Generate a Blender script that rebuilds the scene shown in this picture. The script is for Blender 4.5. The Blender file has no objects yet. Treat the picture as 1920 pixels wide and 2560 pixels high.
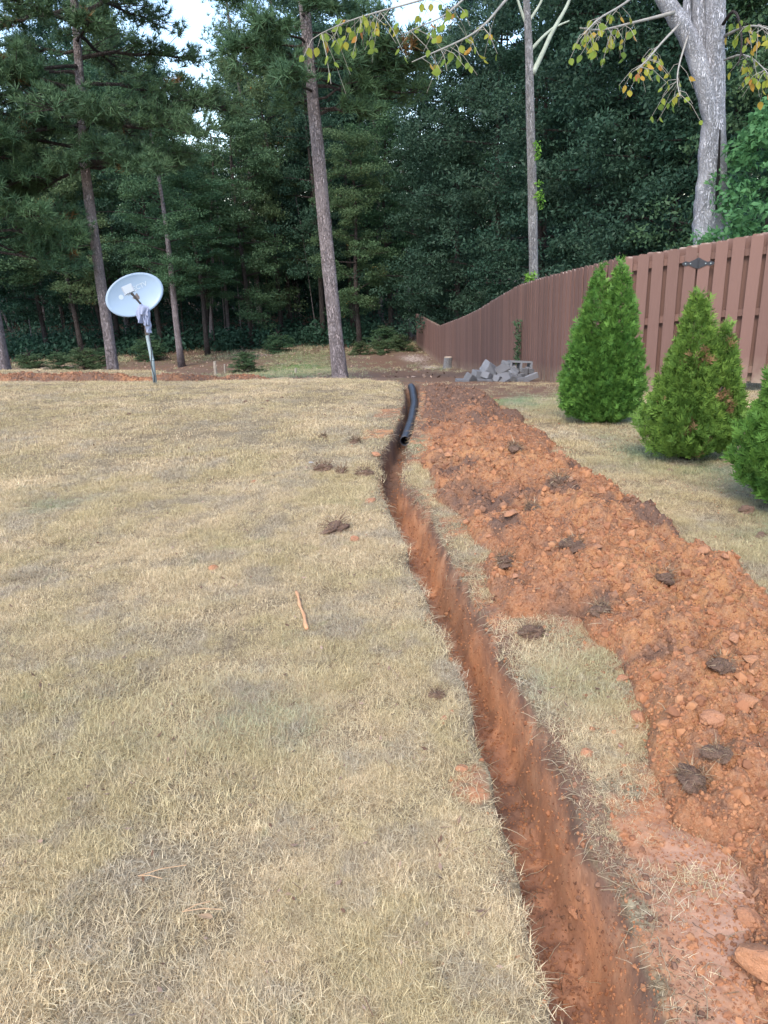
import bpy, bmesh, math, random
import numpy as np
from math import sin, cos, pi, radians
from mathutils import Matrix, Vector, Quaternion
random.seed(7); rng = np.random.default_rng(11)
S = bpy.context.scene; COL = S.collection
# ------------------------------------------------------------ camera
FPX = 1923.0; PITCH = radians(20); ROLL = radians(2.5)
EYE = np.array([0, 0, 1.62])
fwd = np.array([0, cos(PITCH), -sin(PITCH)]); _r = np.array([1.0, 0, 0]); _u = np.cross(_r, fwd)
rt = cos(ROLL) * _r - sin(ROLL) * _u; up = sin(ROLL) * _r + cos(ROLL) * _u
cd = bpy.data.cameras.new('camera'); cam = bpy.data.objects.new('camera', cd); COL.objects.link(cam); S.camera = cam
cd.sensor_fit = 'VERTICAL'; cd.sensor_height = 24; cd.lens = 24 * FPX / 2560; cd.clip_end = 2000; cd.clip_start = 0.05
M = Matrix.Identity(4)
for i in range(3):
    M[i][0] = rt[i]; M[i][1] = up[i]; M[i][2] = -fwd[i]; M[i][3] = EYE[i]
cam.matrix_world = M
# ------------------------------------------------------------ light
SUN_EL = radians(48); SUN_AZ = radians(200)     # soft overcast light from behind the viewer, a little left
W = bpy.data.worlds.new('World'); S.world = W; W.use_nodes = True
wn = W.node_tree; bg = wn.nodes['Background']
sky = wn.nodes.new('ShaderNodeTexSky'); sky.sky_type = 'NISHITA'; sky.sun_disc = False
sky.sun_elevation = SUN_EL; sky.sun_rotation = SUN_AZ; sky.air_density = 1.0; sky.dust_density = 1.2; sky.ozone_density = 1.0
wn.links.new(sky.outputs[0], bg.inputs[0]); bg.inputs[1].default_value = 0.15
sd = bpy.data.lights.new('sun', 'SUN'); sd.energy = 1.05; sd.angle = radians(24); sd.color = (1.0, 0.87, 0.73)
sun = bpy.data.objects.new('sun', sd); COL.objects.link(sun)
sdir = Vector((sin(SUN_AZ) * cos(SUN_EL), cos(SUN_AZ) * cos(SUN_EL), sin(SUN_EL)))
sun.rotation_euler = sdir.to_track_quat('Z', 'Y').to_euler()
S.view_settings.view_transform = 'Standard'; S.view_settings.look = 'None'
S.view_settings.exposure = 1.6; S.view_settings.gamma = 1.0; S.view_settings.use_curve_mapping = False
S.render.engine = 'CYCLES'
S.cycles.max_bounces = 5; S.cycles.diffuse_bounces = 3; S.cycles.glossy_bounces = 2
S.cycles.transmission_bounces = 3; S.cycles.transparent_max_bounces = 4

# ------------------------------------------------------------ numeric helpers
def _h(ix, iy, s):
    n = (ix.astype(np.int64) * 374761393 + iy.astype(np.int64) * 668265263 + s * 974634777) & 0xffffffff
    n = ((n ^ (n >> 13)) * 1274126177) & 0xffffffff
    return ((n ^ (n >> 16)) & 0xffff) / 65535.0
def vnoise(x, y, s=0):
    x = np.asarray(x, float); y = np.asarray(y, float)
    ix = np.floor(x); iy = np.floor(y); fx = x - ix; fy = y - iy
    fx = fx * fx * (3 - 2 * fx); fy = fy * fy * (3 - 2 * fy)
    a = _h(ix, iy, s); b = _h(ix + 1, iy, s); c = _h(ix, iy + 1, s); d = _h(ix + 1, iy + 1, s)
    return (a + (b - a) * fx) * (1 - fy) + (c + (d - c) * fx) * fy
def fbm(x, y, f, o=3, s=0):
    t = 0; a = 1; n = 0; x = np.asarray(x, float); y = np.asarray(y, float)
    for k in range(o):
        t = t + a * (vnoise(x * f + 17.3 * k, y * f - 9.1 * k, s + k) * 2 - 1); n += a; a *= .5; f *= 2.07
    return t / n
def sst(x, a, b):
    t = np.clip((np.asarray(x, float) - a) / (b - a), 0, 1); return t * t * (3 - 2 * t)
ZY = [-400, -3, 0, 3, 5, 7, 9.2, 11.7, 14.5, 16.5, 19.5, 22.7, 28, 37, 46, 60, 100, 200, 500]
ZZ = [0, 0, 0, -.03, -.12, -.22, -.36, -.55, -.97, -1.35, -1.88, -2.4, -3.2, -4.45, -4.85, -5.2, -6.0, -6.5, -6.5]
_yy = np.linspace(-20, 520, 5400); _zz = np.interp(_yy, ZY, ZZ)
_k = np.hanning(15); _k /= _k.sum(); _zz[7:-7] = np.convolve(_zz, _k, 'valid')
def Hb(x, y):
    x = np.asarray(x, float); y = np.asarray(y, float)
    z = np.interp(y, _yy, _zz)
    z = z - .045 * np.clip(x, -8, 3.5) * sst(y, 4.5, 11.5) * (1 - sst(y, 15, 19))
    z = z + .14 * np.exp(-((y - 15.0) / .95) ** 2) * (1 - sst(x, -4.4, -2.4))
    return z + .03 * fbm(x, y, .35, 2, 5)
def ray(px, py):
    return fwd + rt * (px - 960) / FPX - up * (py - 1280) / FPX
def at(px, py, Y):
    d = ray(px, py); return EYE + d * (Y / d[1])
def gp(px, py, f=None):                  # where a line of sight meets the ground
    d = ray(px, py); f = f or Hb; t = .5 * 1.02 ** np.arange(300)
    for _ in range(3):
        P = EYE + d * t[:, None]; b = P[:, 2] < f(P[:, 0], P[:, 1]); i = max(1, int(np.argmax(b))) if b.any() else len(t) - 1
        t = np.linspace(t[i - 1], t[i], 24)
    return P[i]
def V(*a): return [(x * 1.15732, y * 1.15732) for x, y in a]

# trench edges: (x px, y px) of left and right lip
TL = [(1440, 2700), (1398, 2560), (1371, 2450), (1343, 2358), (1297, 2221), (1258, 2083), (1228, 1975), (1208, 1879), (1183, 1782), (1149, 1686), (1120, 1638), (1092, 1566), (1070, 1494), (1034, 1422), (1012, 1349), (996, 1313), (978, 1277), (955, 1241), (945, 1205), (953, 1132), (978, 1090), (1005, 1030), (1014, 990), (1010, 965)]
TR = [(1735, 2700), (1672, 2560), (1636, 2450), (1595, 2358), (1540, 2221), (1450, 2083), (1419, 1975), (1378, 1879), (1332, 1782), (1284, 1686), (1258, 1638), (1216, 1566), (1180, 1494), (1142, 1422), (1104, 1349), (1082, 1313), (1063, 1277), (1030, 1241), (1003, 1205), (1012, 1132), (1026, 1090), (1044, 1030), (1050, 990), (1046, 965)]
TLg = np.array([gp(*p)[:2] for p in TL]); TRg = np.array([gp(*p)[:2] for p in TR]) + [.02, 0]
TLg = np.vstack([[TLg[0][0] + .25, -1.2], TLg]); TRg = np.vstack([[TRg[0][0] + .25, -1.2], TRg])
def trench_edges(y):
    l = np.interp(y, TLg[:, 1], TLg[:, 0]); r = np.interp(y, TRg[:, 1], TRg[:, 0])
    return l, r
def trench(x, y):
    l, r = trench_edges(y)
    l = l + .022 * fbm(y, y * 0 + 3, 5, 2, 1); r = r + .026 * fbm(y, y * 0 + 8, 4, 2, 2)
    w = np.maximum(r - l, .05)
    D = .29 - .06 * sst(y, 6, 9) + .03 * fbm(y, y * 0, 3, 2, 9)
    D = D * (1 - sst(y, 11.4, 12.6))
    a = sst(x, l - .008, l + .026); b = 1 - sst(x, r - .10 * w / .25, r + .006)
    dd = D * np.minimum(a, b)
    inside = np.minimum(a, b)
    return dd, inside
def poly_sd(x, y, P):                    # signed distance, positive inside
    P = np.asarray(P, float); d = np.full(np.shape(x), 1e9); ins = np.zeros(np.shape(x), bool)
    n = len(P)
    for i in range(n):
        a = P[i]; b = P[(i + 1) % n]; e = b - a
        wx = x - a[0]; wy = y - a[1]
        t = np.clip((wx * e[0] + wy * e[1]) / (e @ e + 1e-12), 0, 1)
        d = np.minimum(d, (wx - t * e[0]) ** 2 + (wy - t * e[1]) ** 2)
        c = ((a[1] > y) != (b[1] > y)) & (x < (b[0] - a[0]) * (y - a[1]) / (b[1] - a[1] + 1e-12) + a[0])
        ins ^= c
    return np.where(ins, 1, -1) * np.sqrt(d)
def gpoly(*v): return np.array([gp(*p)[:2] for p in V(*v)])
MOUND = gpoly((905, 850), (935, 835), (1000, 838), (1045, 862), (1100, 900), (1165, 950), (1230, 1005), (1335, 1080), (1455, 1150), (1565, 1235), (1665, 1295), (1900, 1420), (2100, 1900), (2300, 2300), (1900, 2450), (1610, 2280), (1575, 2080), (1595, 1960), (1560, 1880), (1500, 1830), (1405, 1800), (1400, 1745), (1395, 1650), (1375, 1540), (1320, 1430), (1240, 1345), (1085, 1345), (1065, 1270), (1010, 1185), (965, 1100), (915, 1010), (910, 930))
CLAY = gpoly((1300, 1770), (1440, 1715), (1700, 1720), (2300, 1900), (2600, 2500), (1560, 2500), (1400, 2230), (1350, 1980))
LM2 = gpoly((1600, 1820), (1680, 1780), (1850, 1900), (1850, 2050), (1700, 2020), (1600, 1900))
RIDGE_C = np.array([gp(*p)[:2] for p in [(-260, 966), (0, 957), (200, 955), (420, 951), (560, 949), (650, 946)]])
RIDGE_C[:, 1] = np.array([12.4, 12.45, 12.5, 12.7, 13.0, 13.35]); RIDGE_C[:, 0] = [-8.8, -6.2, -4.95, -3.55, -2.6, -2.05]
DARKS = [gpoly((880, 835), (960, 815), (1060, 825), (1160, 828), (1230, 835), (1190, 860), (1060, 862), (1010, 845), (930, 855))]
def mound_h(x, y):
    d = poly_sd(x, y, MOUND) + .17 * fbm(x, y, 2.0, 4, 21)
    d = np.minimum(d, x - trench_edges(y)[1] - .05)          # loose soil stops short of the trench lip
    ph = .11 * sst(d, -.02, .55) + .03 * sst(d, -.03, .08)
    ph = ph * (.75 + .75 * fbm(x, y, 1.3, 2, 31)) * (1 - .55 * sst(y, 7, 11))
    m = sst(d, -.04, .08)
    ph = ph * (1 - .35 * (1 - sst(y, 1.2, 2.0)))
    b = np.abs(fbm(x, y, 7, 2, 41)); c = fbm(x, y, 19, 2, 43); e = fbm(x, y, 47, 2, 44); g = fbm(x, y, 3.1, 2, 45)
    ph = ph + m * (.085 * b + .042 * np.maximum(c, -.3) + .020 * e + .06 * g + .05 * np.abs(fbm(x, y, 3.6, 2, 46)))
    return ph, m
def ridge_h(x, y):
    d = np.full(np.shape(x), 1e9); tt = np.zeros(np.shape(x))
    for i in range(len(RIDGE_C) - 1):
        a, b = RIDGE_C[i], RIDGE_C[i + 1]; e = b - a; wx = x - a[0]; wy = y - a[1]
        t = np.clip((wx * e[0] + wy * e[1]) / (e @ e), 0, 1); q = np.hypot(wx - t * e[0], wy - t * e[1])
        tt = np.where(q < d, (i + t) / (len(RIDGE_C) - 1), tt); d = np.minimum(d, q)
    w = .26 * (1 - .35 * tt)
    h = (.12 - .05 * tt) * (1 - sst(d, .02, w)) * (1 + .7 * fbm(x, y, 2.6, 2, 51))
    m = 1 - sst(d, w * .7, w * 1.05)
    return h + m * (.06 * np.abs(fbm(x, y, 6, 2, 53)) + .02 * fbm(x, y, 22, 2, 54)) * (1 - .5 * tt), m
def Hg(x, y):                           # real surface with trench
    x = np.asarray(x, float); y = np.asarray(y, float)
    t, ins = trench(x, y)
    far = sst(y, 14, 22)
    rel = .010 * fbm(x, y, 3, 2, 61) + .006 * fbm(x, y, 14, 2, 62) + .05 * far * fbm(x, y, .8, 3, 63)
    flr = sst(ins, .82, 1.0); rel = rel * (1 - .8 * ins) + flr * (.030 * np.abs(fbm(x, y, 7, 3, 64)) + .014 * fbm(x, y, 24, 2, 65) + .007 * fbm(x, y, 70, 2, 66)) + (y < 5) * .004 * fbm(x, y, 60, 2, 67) * (ins < .1)
    return Hb(x, y) + rel - t
def surf(x, y):
    h, m = mound_h(x, y); r, m2 = ridge_h(x, y)
    return np.maximum(Hg(x, y), Hb(x, y) + np.maximum(np.where(m > .1, h, -9), np.where(m2 > .1, r, -9)))
def hs(x, y): return float(surf(np.array([x]), np.array([y]))[0])
def hb(x, y): return float(Hb(x, y))
def sp(px, py):                         # pixel to top surface
    return gp(px, py, surf)

# ------------------------------------------------------------ mesh helpers
class MB:
    def __init__(s): s.v = []; s.f = []; s.n = 0; s.t = []
    def add(s, v, f, t=None):
        v = np.asarray(v, float); s.v.append(v); s.f += [tuple(int(i) + s.n for i in q) for q in f]; s.n += len(v)
        s.t.append(np.full(len(v), .5 if t is None else t)); return s
    def box(s, c, d, R=None):
        v = np.array([[x, y, z] for x in (-.5, .5) for y in (-.5, .5) for z in (-.5, .5)]) * np.array(d)
        if R is not None: v = v @ np.array(R).T
        return s.add(v + np.array(c), [(0, 1, 3, 2), (4, 6, 7, 5), (0, 4, 5, 1), (2, 3, 7, 6), (0, 2, 6, 4), (1, 5, 7, 3)])
    def tube(s, P, r, n=8, rough=0, caps=True, seed=0, asp=None):
        P = np.asarray(P, float); r = np.broadcast_to(np.asarray(r, float), (len(P),))
        T = np.gradient(P, axis=0); T /= np.linalg.norm(T, axis=1)[:, None] + 1e-9
        ref = np.array([0, 0, 1.]) if abs(T[0][2]) < .9 else np.array([1., 0, 0])
        vs = []; a = np.arange(n) / n * 2 * pi
        A = np.cross(T[0], ref); A /= np.linalg.norm(A)
        for i in range(len(P)):
            A = A - T[i] * (A @ T[i]); A /= np.linalg.norm(A) + 1e-9; B = np.cross(T[i], A)
            rr = np.full(n, r[i])
            if rough: rr = rr * (1 + rough * fbm(a * 2.2 + seed, np.full(n, i * .6), 1.0, 2, seed % 91))
            vs.append(P[i] + np.outer(np.cos(a) * rr, A) + np.outer(np.sin(a) * rr, B))
        vs = np.vstack(vs); F = []
        for i in range(len(P) - 1):
            for j in range(n):
                k = (j + 1) % n; F.append((i * n + j, i * n + k, (i + 1) * n + k, (i + 1) * n + j))
        if caps: F += [tuple(range(n))[::-1], tuple(range((len(P) - 1) * n, len(P) * n))]
        return s.add(vs, F)
    def build(s, name, m, parent=None, smooth=False, loc=None):
        me = bpy.data.meshes.new(name); v = np.vstack(s.v)
        if loc is not None: v = v - np.array(loc)
        me.from_pydata(v.tolist(), [], s.f); me.materials.append(m)
        if smooth: me.polygons.foreach_set('use_smooth', [True] * len(me.polygons))
        return link(name, me, parent, loc)
def link(name, me, parent=None, loc=None):
    o = bpy.data.objects.new(name, me); COL.objects.link(o)
    if loc is not None: o.location = Vector([float(c) for c in loc])
    if parent is not None: o.parent = parent
    return o
def np_mesh(name, v, f, m, smooth=False, attrs=None):
    me = bpy.data.meshes.new(name); v = np.ascontiguousarray(v, np.float32); nv = len(v)
    me.vertices.add(nv); me.vertices.foreach_set('co', v.ravel())
    if f is not None:
        f = np.ascontiguousarray(f, np.int32); k = f.shape[1]
        me.loops.add(f.size); me.loops.foreach_set('vertex_index', f.ravel())
        me.polygons.add(len(f)); me.polygons.foreach_set('loop_start', np.arange(0, f.size, k, dtype=np.int32))
        me.polygons.foreach_set('loop_total', np.full(len(f), k, np.int32))
        if smooth: me.polygons.foreach_set('use_smooth', np.ones(len(f), bool))
    for an, av in (attrs or {}).items():
        av = np.asarray(av)
        if av.ndim == 2: at_ = me.attributes.new(an, 'FLOAT_VECTOR', 'POINT'); at_.data.foreach_set('vector', av.astype(np.float32).ravel())
        elif av.dtype.kind == 'i': at_ = me.attributes.new(an, 'INT', 'POINT'); at_.data.foreach_set('value', av.astype(np.int32))
        else: at_ = me.attributes.new(an, 'FLOAT', 'POINT'); at_.data.foreach_set('value', av.astype(np.float32))
    me.update(calc_edges=True)
    if m: me.materials.append(m)
    return me
def tag(o, label=None, cat=None, group=None, kind=None):
    if label: o['label'] = label
    if cat: o['category'] = cat
    if group: o['group'] = group
    if kind: o['kind'] = kind
    return o
def empty(name, loc, label, cat, group=None):
    o = bpy.data.objects.new(name, None); COL.objects.link(o); o.location = Vector([float(c) for c in loc]); o.empty_display_size = .2
    return tag(o, label, cat, group)
def grid_faces(nr, nc):
    i = np.arange(nr - 1)[:, None] * nc + np.arange(nc - 1)[None, :]
    return np.stack([i, i + 1, i + nc + 1, i + nc], -1).reshape(-1, 4)

# ------------------------------------------------------------ materials
class NT:
    def __init__(s, name):
        s.m = bpy.data.materials.new(name); s.m.use_nodes = True; s.t = s.m.node_tree; s.b = s.t.nodes['Principled BSDF']; s.out = s.t.nodes['Material Output']
        s.b.inputs['Specular IOR Level'].default_value = .2
        g = s.t.nodes.new('ShaderNodeNewGeometry'); s.pos = g.outputs['Position']; s.geo = g
        s.tc = s.t.nodes.new('ShaderNodeTexCoord').outputs['Object']
    def n(s, typ, ins=None, **p):
        q = s.t.nodes.new(typ)
        for k, v in p.items(): setattr(q, k, v)
        for k, v in (ins or {}).items():
            if isinstance(v, bpy.types.NodeSocket): s.t.links.new(v, q.inputs[k])
            else: q.inputs[k].default_value = v
        return q
    def noise(s, scale, det=3, vec=None, rough=.55, dist=0):
        return s.n('ShaderNodeTexNoise', {'Scale': scale, 'Detail': det, 'Roughness': rough, 'Distortion': dist, 'Vector': vec or s.pos}).outputs[0]
    def ramp(s, f, *st):
        q = s.n('ShaderNodeValToRGB', {'Fac': f}); e = q.color_ramp.elements
        for i, (p, c) in enumerate(st):
            el = e[i] if i < 2 else e.new(p)
            el.position = p; el.color = (*c, 1) if len(c) == 3 else c
        return q.outputs[0]
    def mix(s, f, a, b, mode='MIX'):
        q = s.n('ShaderNodeMix', data_type='RGBA', blend_type=mode)
        for k, v in ((0, f), (6, a), (7, b)):
            if isinstance(v, bpy.types.NodeSocket): s.t.links.new(v, q.inputs[k])
            else: q.inputs[k].default_value = (*v, 1) if isinstance(v, tuple) and len(v) == 3 else v
        return q.outputs[2]
    def math(s, op, a, b=0.5):
        q = s.n('ShaderNodeMath', operation=op)
        for k, v in ((0, a), (1, b)):
            if isinstance(v, bpy.types.NodeSocket): s.t.links.new(v, q.inputs[k])
            else: q.inputs[k].default_value = v
        return q.outputs[0]
    def mr(s, v, a, b, c=0, d=1):
        return s.n('ShaderNodeMapRange', {'Value': v, 'From Min': a, 'From Max': b, 'To Min': c, 'To Max': d}).outputs[0]
    def attr(s, name, typ='GEOMETRY'):
        return s.n('ShaderNodeAttribute', attribute_name=name, attribute_type=typ).outputs['Fac']
    def bump(s, h, st=.4, d=.02):
        s.t.links.new(s.n('ShaderNodeBump', {'Height': h, 'Strength': st, 'Distance': d}).outputs[0], s.b.inputs['Normal'])
    def fin(s, col, rough=.85, spec=None):
        for k, v in (('Base Color', col), ('Roughness', rough)):
            if isinstance(v, bpy.types.NodeSocket): s.t.links.new(v, s.b.inputs[k])
            else: s.b.inputs[k].default_value = (*v, 1) if isinstance(v, tuple) else v
        if spec is not None: s.b.inputs['Specular IOR Level'].default_value = spec
        return s.m
    def leaf(s, col, tr=.3, rough=.6):
        s.fin(col, rough)
        t = s.n('ShaderNodeBsdfTranslucent', {'Color': col}); mx = s.n('ShaderNodeMixShader', {0: tr})
        s.t.links.new(s.b.outputs[0], mx.inputs[1]); s.t.links.new(t.outputs[0], mx.inputs[2]); s.t.links.new(mx.outputs[0], s.out.inputs[0])
        return s.m

def soil_colour(m, vec=None):
    n1 = m.noise(1.0, 6, vec, .65); n2 = m.noise(11, 5, vec, .65); n3 = m.noise(90, 3, vec)
    clay = m.ramp(n1, (.30, (0.216, 0.108, 0.064)), (.45, (0.336, 0.148, 0.070)), (.62, (0.440, 0.220, 0.096)))
    c = m.mix(m.mr(n2, .46, .64, 0, .85), clay, (.21, .115, .080))
    c = m.mix(m.mr(n3, .35, .75, 0, .5), c, (.50, .30, .18))
    return c, n2, n3
m = NT('clay_soil'); c, n2, n3 = soil_colour(m)
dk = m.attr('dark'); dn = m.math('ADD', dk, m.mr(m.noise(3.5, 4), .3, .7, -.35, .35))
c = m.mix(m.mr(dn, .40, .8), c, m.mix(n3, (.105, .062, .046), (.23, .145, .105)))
m.bump(m.math('ADD', m.noise(60, 5, rough=.7), m.math('MULTIPLY', m.noise(18, 3), 1.5)), .9, .02); M_CLAY = m.fin(c, .95, .1)
m = NT('red_clay_clod'); c, n2, n3 = soil_colour(m); m.bump(m.noise(45, 5, rough=.7), .8, .02)
M_CLOD = m.fin(m.mix(m.mr(m.n('ShaderNodeObjectInfo').outputs['Random'], 0, 1, 0, .5), m.mix(.5, c, (.46, .23, .13)), (.40, .20, .12)), .95, .1)
m = NT('brown_topsoil'); n = m.noise(22, 5); m.bump(m.noise(50, 5, rough=.75), 1, .03)
M_TOP = m.fin(m.mix(n, (.14, .088, .064), (.33, .215, .155)), .95, .1)
m = NT('crumbs'); n = m.noise(7, 3); o_ = m.n('ShaderNodeAttribute', attribute_name='dark', attribute_type='INSTANCER').outputs['Fac']; tn = m.n('ShaderNodeAttribute', attribute_name='tone', attribute_type='INSTANCER').outputs['Fac']
c = m.ramp(m.math('ADD', m.math('MULTIPLY', n, .5), m.math('MULTIPLY', tn, .5)), (.2, (.20, .095, .055)), (.45, (.32, .145, .075)), (.7, (.39, .19, .095)), (.95, (.44, .25, .14))); c = m.mix(o_, c, m.mix(tn, (.10, .062, .045), (.23, .15, .11))); M_CRUMB = m.fin(c, .95, .1)

# ground sheet: lawn, soil, sand, leaf litter
m = NT('ground'); n05 = m.noise(.5, 4); n2 = m.noise(2.2, 4); n8 = m.noise(9, 4); n40 = m.noise(45, 4, rough=.7); n120 = m.noise(130, 2)
straw = m.ramp(n2, (.32, (0.223, 0.169, 0.097)), (.5, (0.288, 0.230, 0.137)), (.66, (0.331, 0.281, 0.180)))
straw = m.mix(m.mr(n40, .35, .58, .15, .85), straw, (.10, .072, .045)); straw = m.mix(m.mr(n120, .45, .75, 0, .5), straw, (.48, .40, .26))
green = m.mix(n40, (.10, .17, .055), (.22, .28, .12))
g = m.attr('green'); gn = m.math('ADD', g, m.mr(n2, .3, .7, -.25, .25)); c = m.mix(m.mr(gn, .35, .75, 0, .9), straw, green)
litter = m.mix(n40, (.09, .060, .045), (.25, .175, .135)); litter = m.mix(m.mr(n8, .42, .62, 0, .75), litter, (.17, .105, .075))
litter = m.mix(m.mr(m.noise(1.1, 4), .45, .62, 0, .6), litter, (.14, .10, .06))
fd = m.math('ADD', m.attr('forest'), m.mr(n8, .3, .7, -.2, .2)); c = m.mix(m.mr(fd, .35, .6), c, litter)
gg = m.math('ADD', m.attr('green2'), m.mr(n8, .3, .7, -.35, .35)); c = m.mix(m.mr(gg, .35, .62, 0, .95), c, m.mix(n40, (.07, .14, .04), (.16, .26, .085)))
sd_ = m.math('ADD', m.attr('sand'), m.mr(n8, .3, .7, -.45, .45)); c = m.mix(m.mr(sd_, .5, .85), c, m.mix(n40, (.42, .33, .27), (.62, .55, .48)))
scol, _, _ = soil_colour(m); scol = m.mix(m.math('MULTIPLY', m.attr('dust'), m.mr(n8, .3, .55)), scol, m.mix(n40, (.33, .185, .120), (.52, .33, .23)))
top = m.mix(n40, (.10, .060, .040), (.23, .145, .10))
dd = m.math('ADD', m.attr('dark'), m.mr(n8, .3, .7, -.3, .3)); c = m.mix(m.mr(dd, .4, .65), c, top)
so = m.math('ADD', m.attr('soil'), m.mr(n8, .3, .7, -.35, .35)); c = m.mix(m.mr(so, .42, .68), c, scol)
# trench walls: brown topsoil band above orange clay, stains
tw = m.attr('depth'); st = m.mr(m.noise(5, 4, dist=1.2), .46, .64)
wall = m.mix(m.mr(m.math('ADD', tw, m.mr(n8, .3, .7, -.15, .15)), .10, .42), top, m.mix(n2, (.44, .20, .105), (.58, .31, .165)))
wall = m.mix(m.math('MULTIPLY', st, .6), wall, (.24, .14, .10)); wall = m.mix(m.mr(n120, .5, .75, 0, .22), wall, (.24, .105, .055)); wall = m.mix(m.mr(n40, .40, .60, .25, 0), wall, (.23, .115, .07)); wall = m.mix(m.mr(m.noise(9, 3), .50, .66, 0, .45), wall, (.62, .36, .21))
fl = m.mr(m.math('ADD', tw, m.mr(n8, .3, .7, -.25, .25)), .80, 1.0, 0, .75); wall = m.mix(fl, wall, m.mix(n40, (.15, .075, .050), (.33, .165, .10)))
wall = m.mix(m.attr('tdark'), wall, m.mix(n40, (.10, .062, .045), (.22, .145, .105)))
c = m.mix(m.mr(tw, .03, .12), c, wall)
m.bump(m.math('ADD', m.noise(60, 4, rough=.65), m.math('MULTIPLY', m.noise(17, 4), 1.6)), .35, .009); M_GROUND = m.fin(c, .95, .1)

def grassmat(name, a, b, g1, g2, tip):
    m = NT(name); ar = m.n('ShaderNodeAttribute', attribute_name='tint').outputs['Fac']; z = m.attr('hgt')
    c = m.mix(ar, a, b); gr = m.math('ADD', m.attr('green', 'INSTANCER'), m.mr(m.noise(2.2, 4), .3, .7, -.25, .25))
    gr = m.math('ADD', gr, m.mr(ar, 0, 1, -.3, .3)); c = m.mix(m.mr(gr, .3, .8, 0, .95), c, m.mix(ar, g1, g2))
    c = m.mix(m.mr(m.noise(1.3, 5, rough=.65), .42, .58, 0, .75), c, m.mix(ar, (.22, .17, .08), (.74, .62, .34))); c = m.mix(m.mr(m.noise(2.2, 5, rough=.7), .50, .62, 0, .8), c, m.mix(ar, (.20, .155, .105), (.68, .58, .42)))
    c = m.mix(m.mr(m.noise(5.5, 5, rough=.7), .54, .66, 0, .45), c, m.mix(ar, (.20, .145, .085), (.62, .50, .32)))
    c = m.mix(m.mr(m.noise(3.3, 4, rough=.7, dist=1.), .62, .72, 0, .4), c, m.mix(ar, (.12, .17, .07), (.40, .45, .24)))
    return m.leaf(c, .15, .7)
M_GRASS = grassmat('dry_grass', (.29, .200, .105), (.94, .775, .49), (.11, .17, .09), (.36, .42, .25), 0)
m = NT('straw_stems'); M_STEM = m.leaf(m.ramp(m.attr('tint'), (0, (.17, .11, .07)), (.35, (.34, .25, .15)), (1, (.70, .60, .42))), .2)
def leafmat(name, a, b, c3=None, tr=.3, sc=.35, rough=.55):
    m = NT(name); t = m.attr('tint'); c = m.mix(t, a, b)
    rnd = m.n('ShaderNodeObjectInfo').outputs['Random']
    c = m.mix(m.mr(m.noise(sc, 3), .35, .65, 0, .6), c, tuple(min(1, x * 1.5) for x in a))
    c = m.mix(m.mr(rnd, 0, 1, 0, .35), c, (b[0] * 1.15, b[1] * .85, b[2] * .9))
    if c3: c = m.mix(m.mr(t, .93, .97), c, c3)
    return m.leaf(c, tr, rough)
M_LEAF_D = leafmat('dark_leaves', (0.019, 0.054, 0.035), (0.054, 0.111, 0.066))
M_LEAF_M = leafmat('mid_leaves', (0.032, 0.081, 0.042), (0.094, 0.175, 0.078))
M_LEAF_O = leafmat('olive_leaves', (0.048, 0.092, 0.043), (0.130, 0.193, 0.084), (.30, .17, .05))
M_NEEDLE = leafmat('pine_needles', (0.043, 0.098, 0.055), (0.107, 0.190, 0.083), (.20, .12, .05), tr=.15)
M_ARB = leafmat('arborvitae_sprays', (.042, .118, .024), (.155, .31, .058), None, .15, 3)
M_ARB2 = leafmat('arborvitae_sprays_browned', (.054, .128, .026), (.19, .325, .06), (.30, .19, .10), .15, 3)
M_BRIGHT = leafmat('bright_leaves', (.05, .16, .07), (.12, .30, .11), None, .35, 1)
M_IVY = leafmat('ivy_leaves', (.10, .26, .04), (.22, .42, .07), None, .35, 1)
m = NT('yellowing_leaf'); r_ = m.n('ShaderNodeObjectInfo').outputs['Random']
M_YLEAF = m.leaf(m.ramp(r_, (0, (.13, .21, .04)), (.5, (.25, .32, .05)), (.8, (.36, .34, .05)), (.93, (.48, .27, .05)), (1, (.42, .15, .05))), .45)
def bark(name, a, b, c3, sx=5, sz=.9, bs=1.0):
    m = NT(name); mp = m.n('ShaderNodeMapping', {'Vector': m.tc, 'Scale': (sx, sx, sz)}).outputs[0]
    v = m.n('ShaderNodeTexVoronoi', {'Vector': m.n('ShaderNodeVectorMath', {0: mp, 1: m.n('ShaderNodeTexNoise', {'Vector': mp, 'Scale': 5.0, 'Detail': 3.0}).outputs[1]}, operation='ADD').outputs[0], 'Scale': 6.0, 'Randomness': 1.0}, feature='DISTANCE_TO_EDGE').outputs[0]
    n1 = m.noise(3, 5, mp); n2 = m.noise(2.5, 3, m.tc)
    c = m.mix(n1, a, b); c = m.mix(m.mr(v, 0, .09, .7, 0), c, c3); c = m.mix(m.mr(n2, .5, .7, 0, .5), c, tuple(min(1, x * 1.25) for x in b))
    m.bump(m.math('ADD', m.mr(v, 0, .2), n1), bs, .03); return m.fin(c, .95, .1)
M_PBARK = bark('pine_bark', (.22, .185, .18), (.43, .37, .37), (.08, .062, .06))
M_DBARK = bark('dark_bark', (.055, .045, .042), (.12, .10, .09), (.025, .02, .018))
M_GBARK = bark('grey_bark', (.24, .23, .225), (.52, .52, .53), (.10, .09, .085), 7, .7)
M_LBARK = bark('pale_bark', (.40, .41, .44), (.74, .75, .81), (.13, .12, .12), 8, .9, 1.0)
m = NT('pale_twig'); M_TWIG = m.fin(m.mix(m.noise(8, 3), (.20, .18, .15), (.45, .43, .38)), .9)
m = NT('lichen_twig'); M_LICH = m.fin(m.mix(m.noise(14, 3), (.20, .22, .18), (.48, .55, .45)), .9)
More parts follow.
